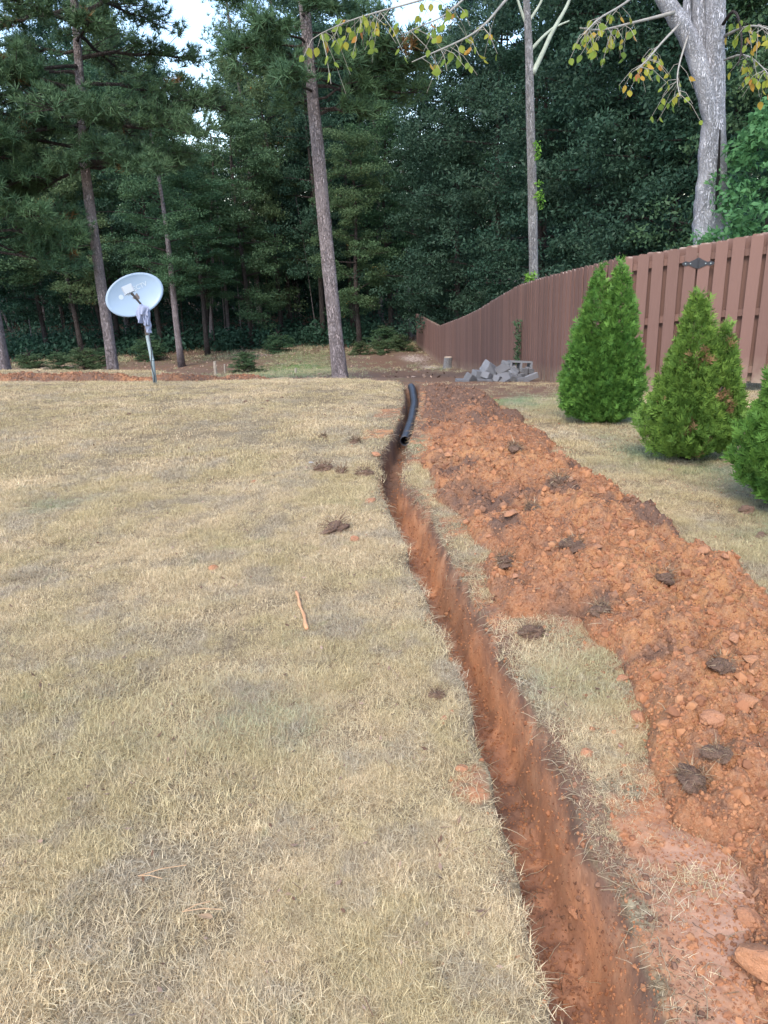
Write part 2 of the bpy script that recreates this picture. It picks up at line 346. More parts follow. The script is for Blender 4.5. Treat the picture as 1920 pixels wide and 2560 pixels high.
m = NT('fence_stain'); mp = m.n('ShaderNodeMapping', {'Vector': m.tc, 'Scale': (14, 14, 1.2)}).outputs[0]
rnd = m.n('ShaderNodeObjectInfo').outputs['Random']; gr = m.noise(4, 5, mp, .65)
c = m.mix(gr, (.122, .068, .054), (.178, .105, .086)); c = m.mix(m.mr(rnd, 0, 1, 0, .75), c, (.215, .122, .098))
zz = m.n('ShaderNodeSeparateXYZ', {0: m.tc}).outputs[2]
c = m.mix(m.math('MULTIPLY', m.mr(zz, 1.80, 1.828), m.mr(m.noise(9, 2), .5, .65)), c, (.42, .33, .28))
c = m.mix(m.math('MULTIPLY', m.mr(zz, .35, .0), m.mr(m.noise(6, 4), .3, .7)), c, (.33, .26, .19))
m.bump(gr, .35, .004); M_FENCE = m.fin(c, .7, .3)
m = NT('black_iron'); M_IRON = m.fin((.028, .03, .036), .5, .4)
m = NT('dish_paint'); M_DISH = m.fin(m.mix(m.noise(5, 3, m.tc), (.25, .34, .44), (.30, .39, .50)), .42, .4)
m = NT('dish_lettering'); M_WHITE = m.fin((.46, .53, .58), .45)
m = NT('feed_plastic'); M_FEED = m.fin((.38, .42, .47), .5)
m = NT('arm_metal'); M_ARM = m.fin(m.mix(m.noise(14, 3, m.tc), (.10, .085, .08), (.17, .145, .135)), .6)
m = NT('galvanised'); M_GALV = m.fin(m.mix(m.noise(10, 4, m.tc), (.22, .28, .30), (.32, .39, .40)), .5, .5)
m = NT('towel_cloth'); m.bump(m.noise(160, 2), .3, .003); M_TOWEL = m.fin(m.mix(m.noise(9, 3), (.24, .27, .40), (.34, .38, .50)), .9)
m = NT('black_plastic'); M_BLK = m.fin(m.mix(m.noise(6, 5), (.014, .015, .018), (.06, .065, .08)), .38, .6)
m = NT('inner_shade'); M_INSHADE = m.fin((.008, .008, .008), .8)  # near-black colour standing in for shade inside openings
m = NT('concrete'); n = m.noise(5, 5); m.bump(m.noise(40, 4), .5, .01); r_ = m.n('ShaderNodeObjectInfo').outputs['Random']
M_CONC = m.fin(m.mix(m.mr(r_, 0, 1, 0, .6), m.mix(n, (.07, .07, .07), (.17, .17, .175)), (.26, .27, .29)), .9, .2)
m = NT('weathered_wood'); M_WOOD = m.fin(m.mix(m.noise(9, 4), (.20, .17, .14), (.45, .40, .32)), .9)
m = NT('cut_wood'); M_CUT = m.fin(m.mix(m.noise(9, 4), (.40, .30, .20), (.60, .50, .38)), .9)
m = NT('clay_stick'); m.bump(m.noise(60, 4), .6, .01); M_STICK = m.fin(m.mix(m.noise(20, 4), (.50, .25, .12), (.68, .40, .23)), .9)
m = NT('dead_leaf'); M_DLEAF = m.fin(m.mix(m.noise(40, 3), (.36, .22, .12), (.52, .36, .22)), .8)
m = NT('pale_plastic'); M_PALE = m.fin((.50, .54, .60), .5)

# ------------------------------------------------------------ ground
def fan(s0, s1, off, us, steps):
    s = [s0]
    while s[-1] < s1: s.append(s[-1] * (1 + steps(s[-1])))
    s = np.array(s); Sg, U = np.meshgrid(s, us, indexing='ij')
    return U * Sg, Sg - off
us = np.unique(np.concatenate([np.linspace(-6, -.75, 26), np.arange(-.75, -.03, .006), np.arange(-.03, .30, .0019), np.arange(.30, .8, .006), np.linspace(.8, 6, 26)]))
X, Y = fan(.35, 600, 1.5, us, lambda s: .0036 if s < 12 else (.009 if s < 60 else .05))
nr, nc = X.shape; x = X.ravel(); y = Y.ravel(); z = Hg(x, y)
td, tin = trench(x, y)
mh, mm = mound_h(x, y); z = z - .02 * (mm > .6)
l, r = trench_edges(y)
dl = l - x; dr = x - r
inl = (y < 11.8)
soil = .62 * sst(poly_sd(x, y, CLAY), -.12, .18) + .62 * sst(poly_sd(x, y, MOUND) + .16 * fbm(x, y, 2.0, 4, 21), -.34, .0)
soil = np.maximum(soil, inl * (.38 * np.exp(-np.clip(dl, 0, 9) / .05) * (dl > -.01)) * (fbm(x, y, 1.6, 2, 71) > -.1) + 0)
soil = np.maximum(soil, inl * .62 * ((dl > 0) & (dl < .3)) * sst(fbm(x, y, 1.5, 2, 73), .25, .5))
soil = np.maximum(soil, inl * .50 * ((dr > 0) & (dr < .5)) * sst(fbm(x, y, 2.0, 2, 74), .05, .45) * (y > 1.3))
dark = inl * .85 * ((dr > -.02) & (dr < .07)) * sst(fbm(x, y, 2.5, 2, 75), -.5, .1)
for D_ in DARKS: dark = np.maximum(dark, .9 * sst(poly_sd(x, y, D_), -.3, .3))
def blob(px, py, rx, ry):
    p = gp(px * 1.15732, py * 1.15732); return np.exp(-(((x - p[0]) / rx) ** 2 + ((y - p[1]) / ry) ** 2))
green_ = .55 * blob(1110, 868, .9, 1.2) + .5 * blob(1420, 990, .6, .7) + .5 * blob(1640, 1180, .35, .5) + .45 * blob(105, 1090, .35, .3) + .4 * blob(335, 828, .5, .5) + .3 * blob(560, 1620, .3, .3) + .22 * blob(130, 1600, .5, .4) + .25 * blob(800, 960, .8, 1.0)
green_ = green_ + .55 * blob(1500, 1000, .5, .5) + .5 * blob(1150, 860, .6, 1.3) + .5 * blob(1350, 905, .5, .6) + .3 * blob(920, 960, .25, .5)
edge = np.interp(x, [-30, -8, -4.2, -2.2, -1.2, 0, .5, 1.0, 2.5, 3.2], [15.6, 15.4, 14.9, 13.2, 13.9, 12.6, 11.9, 12.2, 12.2, 11.8]) + .25 * fbm(x, y, 1.0, 3, 77)
forest = sst(y, edge - .1, edge + .35)
def wb(cx, cy, rx, ry): return np.exp(-(((x - cx) / rx) ** 2 + ((y - cy) / ry) ** 2))
sand = .75 * wb(2.3, 33.5, .7, 3.5) + .7 * wb(1.7, 40, 1.3, 2.5) + .75 * wb(-7.2, 45.5, 1.8, 1.6) + .5 * wb(-1.2, 30, .5, 2.5) + .5 * wb(-.3, 37, .6, 3) + .5 * wb(-17, 43.5, 5, 1.2) + .45 * wb(.6, 14.6, .5, .6)
green2 = .95 * wb(-4.0, 34, 2.4, 7.5) + .45 * wb(1.6, 36.5, .8, 2) + .5 * wb(2.6, 30, .4, 3) + .35 * wb(.6, 14, .6, .8) + .3 * sst(y, 40, 44) * (1 - sst(y, 46, 50))
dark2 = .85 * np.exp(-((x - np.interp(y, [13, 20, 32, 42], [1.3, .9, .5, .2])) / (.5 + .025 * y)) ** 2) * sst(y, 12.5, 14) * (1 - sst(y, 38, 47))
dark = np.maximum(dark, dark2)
soil = np.maximum(soil, .45 * (1 - sst(np.abs(y - edge - .2), .1, .6)) * (x < 3.2)) 
soil = np.maximum(soil, .42 * wb(-14, 40.5, 9, 2.6))
gm = np_mesh('ground', np.stack([x, y, z], 1), grid_faces(nr, nc), M_GROUND, True,
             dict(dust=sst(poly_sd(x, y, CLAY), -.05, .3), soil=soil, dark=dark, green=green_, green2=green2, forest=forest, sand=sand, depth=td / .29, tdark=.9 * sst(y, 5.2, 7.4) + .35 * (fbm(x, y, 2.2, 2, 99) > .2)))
ground = tag(link('ground', gm), kind='structure')

# spoil heaps ---------------------------------------------------------
def heap(name, hf, us, s0, s1, st, label, dark_f, drop=.04):
    X, Y = fan(s0, s1, 1.5, us, lambda s: st); sh = X.shape; x = X.ravel(); y = Y.ravel()
    h, mk = hf(x, y); z = Hb(x, y) + np.where(mk > .02, h, 0) - drop * (1 - sst(mk, 0, .5)) - .03 * (mk < .03)
    F = grid_faces(*sh); keep = (mk[F].max(1) > .02); F = F[keep]
    used = np.unique(F); mp = np.full(len(x), -1); mp[used] = np.arange(len(used))
    me = np_mesh(name, np.stack([x, y, z], 1)[used], mp[F], M_CLAY, False, dict(dark=dark_f(x, y)[used]))
    o = link(name, me); return tag(o, label, 'soil heap')
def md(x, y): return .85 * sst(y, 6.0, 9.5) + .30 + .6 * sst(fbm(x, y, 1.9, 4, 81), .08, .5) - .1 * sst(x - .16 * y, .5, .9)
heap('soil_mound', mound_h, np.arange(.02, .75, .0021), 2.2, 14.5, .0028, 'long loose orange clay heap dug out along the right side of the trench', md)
heap('soil_ridge', ridge_h, np.arange(-.80, -.10, .0024), 13.2, 15.6, .0022, 'low crumbly reddish soil ridge crossing the lawn behind the satellite dish', lambda x, y: .62 + .4 * fbm(x, y, 2, 2, 5))

# ------------------------------------------------------------ instancing (only for uncountable stuff)
def gn_scatter(name, pts, rot, scl, idx, protos, attrs=None):
    me = np_mesh(name, pts, None, None, attrs=dict(rot=rot.astype(float), scl=scl.astype(float), pick=idx.astype(int), **(attrs or {})))
    o = link(name, me)
    pc = bpy.data.collections.new(name + '_prototypes')
    for i, p in enumerate(protos):
        q = bpy.data.objects.new('%s_%02d' % (name + '_proto', i), p); pc.objects.link(q)
    ng = bpy.data.node_groups.new(name + '_nodes', 'GeometryNodeTree')
    ng.interface.new_socket('Geometry', in_out='INPUT', socket_type='NodeSocketGeometry'); ng.interface.new_socket('Geometry', in_out='OUTPUT', socket_type='NodeSocketGeometry')
    N = ng.nodes; L = ng.links
    gi = N.new('NodeGroupInput'); go = N.new('NodeGroupOutput'); ci = N.new('GeometryNodeCollectionInfo'); ci.inputs['Collection'].default_value = pc
    ci.inputs['Separate Children'].default_value = True; ci.inputs['Reset Children'].default_value = True
    ip = N.new('GeometryNodeInstanceOnPoints'); ip.inputs['Pick Instance'].default_value = True
    def na(n, t):
        q = N.new('GeometryNodeInputNamedAttribute'); q.data_type = t; q.inputs['Name'].default_value = n
        return next(s for s in q.outputs if s.enabled and s.name == 'Attribute')
    L.new(gi.outputs[0], ip.inputs['Points']); L.new(ci.outputs[0], ip.inputs['Instance']); L.new(na('pick', 'INT'), ip.inputs['Instance Index'])
    er = N.new('FunctionNodeEulerToRotation'); L.new(na('rot', 'FLOAT_VECTOR'), er.inputs[0]); L.new(er.outputs[0], ip.inputs['Rotation'])
    L.new(na('scl', 'FLOAT'), ip.inputs['Scale']); L.new(ip.outputs[0], go.inputs[0])
    md_ = o.modifiers.new('scatter', 'NODES'); md_.node_group = ng
    return tag(o, kind='stuff')

def tuft(nb, rad, hgt, wid, lean, seed, seg=2):
    r = np.random.default_rng(seed); vs = []; fs = []; tt = []; hh = []; n = 0
    for b in range(nb):
        a = r.uniform(0, 2 * pi); rr = rad * math.sqrt(r.uniform()); px, py = rr * cos(a), rr * sin(a)
        h = hgt * r.uniform(.45, 1.15); la = r.uniform(0, 2 * pi); ln = h * lean * r.uniform(.2, 1.9); w = wid * r.uniform(.6, 1.2)
        flat = r.uniform() < .5
        if flat: ln = h * r.uniform(1.0, 2.2); h = h * .25
        dx, dy = cos(la), sin(la); wx, wy = -dy * w / 2, dx * w / 2; t = r.uniform()
        for k in range(seg):
            f = k / seg; q = f * f * .6 + f * .4
            X0 = px + dx * ln * q; Y0 = py + dy * ln * q; Z0 = h * (f if not flat else math.sin(f * 2.2)) - .004 + (.006 if flat else 0)
            ww = 1 - .35 * f
            vs += [(X0 - wx * ww, Y0 - wy * ww, Z0), (X0 + wx * ww, Y0 + wy * ww, Z0)]
        vs.append((px + dx * ln, py + dy * ln, h if not flat else h * .7 + .004)); 
        for k in range(seg - 1): fs += [(n + 2 * k, n + 2 * k + 1, n + 2 * k + 3), (n + 2 * k, n + 2 * k + 3, n + 2 * k + 2)]
        k = seg - 1; fs.append((n + 2 * k, n + 2 * k + 1, n + 2 * k + 2)); c = 2 * seg + 1; n += c; tt += [t] * c
    return np_mesh('tuft', np.array(vs), np.array(fs), None, False, dict(tint=np.array(tt)))
tufts = [tuft(84, .060, .021, .0014, 1.2, 100 + i) for i in range(6)]
tuftsF = [tuft(64, .11, .027, .0038, .9, 200 + i, 1) for i in range(4)]
for t_ in tufts + tuftsF: t_.materials.append(M_GRASS)
def lawn_points(n, y0, y1, k):
    # density falling with distance
    y = y0 + (y1 - y0) * rng.uniform(0, 1, n) ** k
    x = rng.uniform(-1, 1, n) * (.62 * (y + 1.2) + .2)
    return x, y
def attr_at(x, y):
    td, tin = trench(x, y); mh, mm = mound_h(x, y); rh, rm = ridge_h(x, y)
    e = np.interp(x, [-30, -8, -4.2, -2.2, -1.2, 0, .5, 1.0, 2.5, 3.2], [15.6, 15.4, 14.9, 13.2, 13.9, 12.6, 11.9, 12.2, 12.2, 11.8]) + .25 * fbm(x, y, 1.0, 3, 77)
    cl = poly_sd(x, y, CLAY); l, r = trench_edges(y)
    inl = y < 11.8
    dl = l - x; dr = x - r
    bare = np.maximum(sst(cl + .12 * fbm(x, y, 3, 2, 90), -.08, .06) * .97, 0)
    bare = np.maximum(bare, inl * .95 * ((dl > 0) & (dl < .3)) * sst(fbm(x, y, 1.5, 2, 73), .25, .5))
    bare = np.maximum(bare, inl * .85 * ((dr > 0) & (dr < .5)) * sst(fbm(x, y, 2.0, 2, 74), .05, .45) * (y > 1.3))
    bare = np.maximum(bare, .82 * sst(fbm(x, y, 1.6, 4, 91), .12, .42)); bare = np.maximum(bare, (.85 - .07 * np.minimum(y, 10)) * sst(fbm(x, y, 9, 2, 92), -.1, .30)); bare = np.maximum(bare, .95 * ((x > r) & (x < r + 1.0) & (y > 6.3)))
    for D_ in DARKS: bare = np.maximum(bare, .8 * sst(poly_sd(x, y, D_), -.2, .2))
    tq = np.maximum(trench(x + .035 + .004 * y, y)[1], trench(x - .035 - .004 * y, y)[1]); keep = (td < .01) & (tin < .05) & (tq < .05) & (mm < .25) & (rm < .3) & (y < e) & (rng.uniform(0, 1, len(x)) > bare)
    return keep
gx, gy, gi_ = [], [], []
def green_at(x_, y_):
    global x, y
    x, y = x_, y_
    return .30 * sst(x - np.interp(y, [2, 3, 5, 8, 11], [2.4, 2.1, 1.95, 1.6, 1.4]), 0, .3) + .18 * sst(fbm(x, y, .7, 3, 19), .05, .4) + .55 * blob(1110, 868, .9, 1.2) + .6 * blob(1420, 990, .6, .7) + .6 * blob(1640, 1180, .35, .5) + .5 * blob(105, 1090, .35, .3) + .45 * blob(335, 828, .5, .5) + .40 * blob(560, 1620, .35, .3) + .3 * blob(130, 1600, .5, .4) + .25 * blob(800, 960, .8, 1.0) + .55 * blob(1500, 1000, .5, .5) + .5 * blob(1150, 860, .6, 1.3) + .5 * blob(1350, 905, .5, .6) + .3 * blob(920, 960, .25, .5) + .35 * blob(20, 2040, .08, .06) + .25 * blob(1300, 1420, .4, .4) + .2 * blob(1230, 1500, .3, .4)
def add_grass(name, n, y0, y1, k, protos, smin, smax):
    x, y = lawn_points(n, y0, y1, k); kp = attr_at(x, y); x = x[kp]; y = y[kp]; z = Hg(x, y); nn = len(x)
    rot = np.stack([rng.normal(0, .08, nn), rng.normal(0, .08, nn), rng.uniform(0, 6.28, nn)], 1)
    sc = rng.uniform(smin, smax, nn) * (1 + .45 * fbm(x, y, 3.5, 2, 15))
    g = green_at(x, y)
    return gn_scatter(name, np.stack([x, y, z], 1), rot, sc, rng.integers(0, len(protos), nn), protos, dict(green=g))
add_grass('lawn_grass', 64000, .35, 6.0, 1.25, tufts, .7, 1.25)
add_grass('distant_lawn_grass', 52000, 5.6, 15.6, 1.2, tuftsF, .6, 1.1)

m = NT('fallen_leaves'); M_LIT = m.leaf(m.mix(m.n('ShaderNodeAttribute', attribute_name='tone', attribute_type='INSTANCER').outputs['Fac'], (.14, .08, .05), (.52, .38, .28)), .1)
def litter():
    n = 26000; y = 14 + 38 * rng.uniform(0, 1, n) ** .7; x = rng.uniform(-.62, .1, n) * y; dens = .06 + .8 * sst(y, 42, 47); k = rng.uniform(0, 1, n) < dens; x = x[k]; y = y[k]; n = len(x)
    q = [np_mesh('litter_leaf', np.array([(-.5, 0, .1), (0, -.3, 0), (.5, 0, .15), (0, .32, .05)]), np.array([(0, 1, 2, 3)]), M_LIT)]
    gn_scatter('leaf_litter', np.stack([x, y, Hg(x, y) + .02], 1), rng.normal(0, .5, (n, 3)) + [0, 0, 1] * rng.uniform(0, 6.3, (n, 1)), rng.uniform(.06, .15, n), np.zeros(n, int), q, dict(tone=rng.uniform(0, 1, n) ** 1.6))
    wt = [tuft(26, .28, .22, .022, .6, 900 + i, 1) for i in range(3)]
    for t_ in wt: t_.materials.append(M_GRASS)
    n = 22000; y = rng.uniform(22, 52, n); x = rng.uniform(-26, 3, n)
    p = 1.4 * np.exp(-(((x + 4) / 2.4) ** 2 + ((y - 34) / 7.5) ** 2)) + .35 * sst(y, 43, 45) * (1 - sst(y, 48, 51)) * (fbm(x, y, .4, 2, 3) > -.05) + .04 + .4 * np.exp(-(((x - 2.4) / .5) ** 2 + ((y - 31) / 5) ** 2))
    k = rng.uniform(0, 1, n) < p; x = x[k]; y = y[k]; n = len(x); s_ = rng.uniform(.25, .6, n) * (1 + .7 * sst(y, 43, 46))
    gn_scatter('far_weeds', np.stack([x, y, Hg(x, y)], 1), np.stack([np.zeros(n), np.zeros(n), rng.uniform(0, 6.3, n)], 1), s_, rng.integers(0, 3, n), wt, dict(green=rng.uniform(1.0, 1.6, n)))
litter()
def lawn_bits():
    n = 5200; y = .6 + 12.5 * rng.uniform(0, 1, n) ** 1.2; x = rng.uniform(-.60, .62, n) * (y + 1.2); k = attr_at(x, y); x = x[k]; y = y[k]; n = len(x)
    q = [np_mesh('dead_bit', np.array([(-.5, 0, .1), (0, -.22, 0), (.5, 0, .15), (0, .25, .05)]), np.array([(0, 1, 2, 3)]), M_LIT), np_mesh('dead_stem', np.array([(-.9, -.03, 0), (.9, -.05, .2), (.9, .05, .2), (-.9, .03, 0)]), np.array([(0, 1, 2, 3)]), M_LIT)]
    gn_scatter('lawn_litter', np.stack([x, y, Hg(x, y) + .018], 1), rng.normal(0, .4, (n, 3)) + [0, 0, 1] * rng.uniform(0, 6.3, (n, 1)), rng.uniform(.008, .026, n) * (1 + .05 * y), rng.integers(0, 2, n), q, dict(tone=rng.uniform(-.25, .7, n)))
lawn_bits()
# straggling straw stems over the trench lips and in the soil
def stems():
    r = np.random.default_rng(5); vs = []; fs = []; tt = []; n = 0
    def stem(x, y, z, L, az, el, w, curl):
        nonlocal n
        p = np.array([x, y, z]); d = np.array([cos(az) * cos(el), sin(az) * cos(el), sin(el)]); k = 6; t = r.uniform()
        for i in range(k):
            sd_ = np.array([-sin(az), cos(az), 0]); u_ = np.array([0, 0, 1.])
            wi = w * (1 - .5 * i / k); vs.extend([p - sd_ * wi, p + sd_ * wi, p + u_ * wi * 1.3]); tt.extend([t * .8] * 3)
            if i:
                b = n + 3 * i
                for a_, c_ in ((0, 1), (1, 2), (2, 0)): fs.append((b - 3 + a_, b - 3 + c_, b + c_)); fs.append((b - 3 + a_, b + c_, b + a_))
            p = p + d * L / (k - 1); d = d + np.array([r.normal(0, curl), r.normal(0, curl), -r.uniform(0, .25)]); d /= np.linalg.norm(d)
        n += 3 * k
    for i in range(2600):
        y = .4 + 8.5 * r.uniform() ** 1.6; l, rr = trench_edges(np.array([y])); side = r.uniform() < .42
        x = (l[0] - abs(r.normal(0, .03))) if side else rr[0] + abs(r.normal(0, .035)) - .01
        az = (0 if side else pi) + r.normal(0, 1.3)
        stem(x, y, float(Hg(x, y)), r.uniform(.02, .085), az, r.uniform(-.6, .5), r.uniform(.0006, .0013) * (1 + y * .12), .25)
    for i in range(700):
        y = .6 + 8 * r.uniform() ** 1.6; x = .3 + r.uniform() * (.5 + .35 * y); 
        stem(x, y, hs(x, y) + .004, r.uniform(.03, .11), r.uniform(0, 6.3), r.uniform(-.1, .6), r.uniform(.0006, .0011) * (1 + y * .1), .25)
    return np_mesh('dry_stems', np.array(vs), np.array(fs), M_STEM, False, dict(tint=np.array(tt)))
tag(link('dry_stems', stems()), kind='stuff')

# clods
def clod_mesh(seed, sub=2, rough=.35, flat=.65, m=M_CLOD, blocky=.0):
    bm = bmesh.new(); bmesh.ops.create_icosphere(bm, subdivisions=sub, radius=.5); r = np.random.default_rng(seed)
    pl = r.normal(0, 1, (7, 3)); pl /= np.linalg.norm(pl, axis=1)[:, None]; off = r.uniform(.26, .42, 7)
    for v in bm.verts:
        p = np.array(v.co)
        for q, o_ in zip(pl, off):
            d = p @ q
            if d > o_: p = p - q * (d - o_) * (.55 + blocky)
        p = p * (1 + rough * .5 * float(fbm(p[0] * 3 + seed, p[1] * 3 + p[2] * 4, 1.2, 3, seed % 77)))
        p[2] *= flat; v.co = p
    me = bpy.data.meshes.new('clod'); bm.to_mesh(me); bm.free(); me.materials.append(m); return me
crumbs = [clod_mesh(300 + i, 1 if i < 5 else 2, .9, .75, M_CRUMB, .35) for i in range(8)]
def scatter_crumbs():
    n = 170000; y = .5 + 12.5 * rng.uniform(0, 1, n) ** 1.5; x = -.3 + rng.uniform(0, 1, n) * (.9 + .42 * y)
    h, mk = mound_h(x, y); td, ti = trench(x, y); cl = poly_sd(x, y, CLAY); l, r = trench_edges(y)
    p = .9 * (mk > .5) + .45 * (cl > -.05) * (mk < .5) + .75 * (td > .06) + .05 * ((x > r) & (mk < .5)) + .45 * ((x > r - .02) & (x < r + .06)) * (fbm(x, y, 2.5, 2, 75) > -.2) + .42 * np.exp(-np.clip(-poly_sd(x, y, MOUND), 0, 9) / .17) + .05 * np.exp(-np.abs(x - l) / .15)
    k = rng.uniform(0, 1, n) < p; x = x[k]; y = y[k]; z = surf(x, y); nn = len(x)
    u_ = rng.uniform(0, 1, nn); inm = mk[k] > .5; s = .005 + .013 * u_ ** 3.5 + .045 * rng.uniform(0, 1, nn) ** 45 * inm; s = np.where(inm, s, s * np.where(rng.uniform(0, 1, nn) < .10, 1.5, .75)) * (1 + .05 * y)
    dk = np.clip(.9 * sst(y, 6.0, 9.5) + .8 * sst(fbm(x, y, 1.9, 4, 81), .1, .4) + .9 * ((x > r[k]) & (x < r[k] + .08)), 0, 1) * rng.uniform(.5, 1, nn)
    x2, y2 = rng.uniform(-8.5, -1.9, 5000), None
    y2 = np.interp(x2, RIDGE_C[:, 0], RIDGE_C[:, 1]) + rng.normal(0, .16, 5000)
    h2, m2 = ridge_h(x2, y2); z2 = Hb(x2, y2) + h2 * (m2 > .1); s2 = rng.uniform(.012, .045, 5000) * (1 + rng.uniform(0, 1, 5000) ** 8)
    x = np.concatenate([x, x2]); y = np.concatenate([y, y2]); z = np.concatenate([z, z2]); s = np.concatenate([s, s2 * .9]); dk = np.concatenate([dk, rng.uniform(.2, .8, 5000)]); nn = len(x)
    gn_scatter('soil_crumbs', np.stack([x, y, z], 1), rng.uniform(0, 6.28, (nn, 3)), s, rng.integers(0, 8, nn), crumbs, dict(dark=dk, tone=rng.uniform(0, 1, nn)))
scatter_crumbs()

CL = [clod_mesh(400 + i, 3, .5, .62, M_CLOD, .25) for i in range(6)]; SOD = [clod_mesh(500 + i, 4, 1.15, .75, M_TOP) for i in range(3)]
SLAB = [clod_mesh(600 + i, 3, .3, .38, M_CLOD, .4) for i in range(3)]
def place(name, me, px, py, wpx, label, cat, group=None, rz=None, asp=(1, 1, 1), sink=.12, view=True):
    if view: px *= 1.15732; py *= 1.15732; wpx *= 1.15732
    p = sp(px, py + 0); dist = (p - EYE) @ fwd; w = wpx * dist / FPX
    o = link(name, me, loc=(p[0], p[1], p[2] + w * .28 * asp[2] - w * sink)); o.scale = (w * asp[0], w * asp[1], w * asp[2])
    o.rotation_euler = (random.uniform(-.2, .2), random.uniform(-.2, .2), random.uniform(0, 6.28) if rz is None else rz)
    return tag(o, label, cat, group)
g_ = 'loose clay clods'
for i, (px, py, w, kind, lab) in enumerate([
    (972, 985, 30, 1, 'flat bright orange slab on the heap near the open end of the black pipe'),
    (950, 978, 18, 0, 'small orange clay lump just left of the bright slab by the pipe end'),
    (1064, 1115, 34, 1, 'angular orange clay slab jutting from the heap, halfway between pipe and camera'),
    (1103, 1113, 34, 1, 'second angular orange clay slab, touching the right end of the jutting one'),
    (1008, 1130, 20, 0, 'pale orange clay lump on the grass edge left of the jutting slabs'),
    (1066, 1085, 14, 0, 'small upright orange clay lump above the jutting slabs'),
    (1057, 1160, 14, 0, 'small upright orange clod left of the brown hollow in the heap'),
    (1112, 1247, 18, 0, 'orange clod on the grass margin beside a dark root clump'),
    (1300, 1063, 26, 0, 'single orange clod lying alone on dry grass right of the heap'),
    (1290, 1183, 24, 1, 'flat grey orange flake on the crest of the heap'),
    (1258, 1152, 26, 0, 'brown orange lump on the heap crest behind the flat flake'),
    (1520, 1190, 30, 1, 'thin yellowish clay flake at the far right edge of the heap'),
    (1567, 1203, 20, 0, 'pinkish clod lying on grass beside the yellowish flake'),
    (1625, 1428, 46, 1, 'brown clay slab at the right edge of the picture, upper heap'),
    (1585, 1382, 34, 0, 'bright orange block on the heap above the brown slab'),
    (1610, 1520, 66, 1, 'large tilted brown slab on the heap by the right edge of the picture'),
    (1540, 1560, 62, 0, 'large angular pinkish brown clod near the tilted brown slab'),
    (1380, 1555, 46, 0, 'round red brown clod at the left toe of the heap'),
    (1345, 1470, 30, 0, 'grey brown clod at the toe of the heap beside dry grass'),
    (1268, 1630, 32, 0, 'orange clod sitting in dry grass between the trench and heap'),
    (1340, 1615, 22, 0, 'smaller orange clod in the grass right of the larger grass clod'),
    (996, 1662, 30, 1, 'flat orange clod in dry grass left of the trench, lower half of picture'),
    (958, 1553, 22, 1, 'small flat orange clod in dry grass left of the trench'),
    (462, 1232, 30, 0, 'orange clod alone in the middle of the dry lawn'),
    (482, 1190, 10, 0, 'tiny orange crumb just above the lone lawn clod'),
    (767, 1168, 26, 0, 'orange lump at the foot of the big dark root clump on the lawn'),
    (800, 1085, 30, 1, 'orange clay spill on the lawn edge left of the trench'),
    (813, 985, 30, 1, 'reddish clay spill beside the trench near the pipe end'),
    (548, 1042, 16, 1, 'small flat orange patch of clay on the lawn, far from the trench'),
    (1012, 1500, 18, 0, 'small red clod in the grass by the trench lip'),
    (1240, 1975, 34, 0, 'rounded stone like clod on the trench floor'),
    (1618, 1990, 60, 0, 'lumpy orange clod at the right edge of the trampled clay'),
    (1656, 2105, 130, 0, 'large smooth red clay boulder in the bottom right corner')]):
    me = (SLAB[i % 3] if kind else CL[i % 6])
    place('clay_clod', me, px, py, w, lab, 'clod', g_, sink=.15 if w < 100 else .02, asp=(1, .8, 1))
def sod(px, py, w, lab, n=170):
    p = sp(px * 1.15732, py * 1.15732); d = (p - EYE) @ fwd; w = w * 1.15732 * d / FPX
    e = empty('sod_clump', p, lab, 'clump of sod', 'dark root clumps torn from the lawn')
    c = link('soil', SOD[random.randrange(3)], e); c.scale = (w, w * .8, w * .6); c.rotation_euler = (0, 0, random.uniform(0, 6)); c.location = (0, 0, w * .05)
    r = np.random.default_rng(int(px)); vs = []; fs = []; tt = []; k = 0
    for i in range(n):
        a = r.uniform(0, 6.28); el = r.uniform(-.1, 1.1); b = np.array([cos(a) * cos(el), sin(a) * cos(el), sin(el)]); p0 = b * w * .35 + np.array([0, 0, w * .1])
        L = w * r.uniform(.12, .42); t = np.cross(b, r.normal(0, 1, 3)); t /= np.linalg.norm(t); q = b + r.normal(0, .6, 3); wd = max(.0010, d * .0004)
        vs += [p0 - t * wd, p0 + t * wd, p0 + q * L * .5 + t * wd * .5, p0 + q * L * .5 - t * wd * .5, p0 + q * L + np.array([0, 0, -.2 * L])]; fs += [(k, k + 1, k + 2), (k, k + 2, k + 3), (k + 3, k + 2, k + 4)]; k += 5; tt += [r.uniform() ** 2 * .9 - .25] * 5
    link('roots', np_mesh('roots', np.array(vs), np.array(fs), M_STEM, False, dict(tint=np.array(tt))), e)
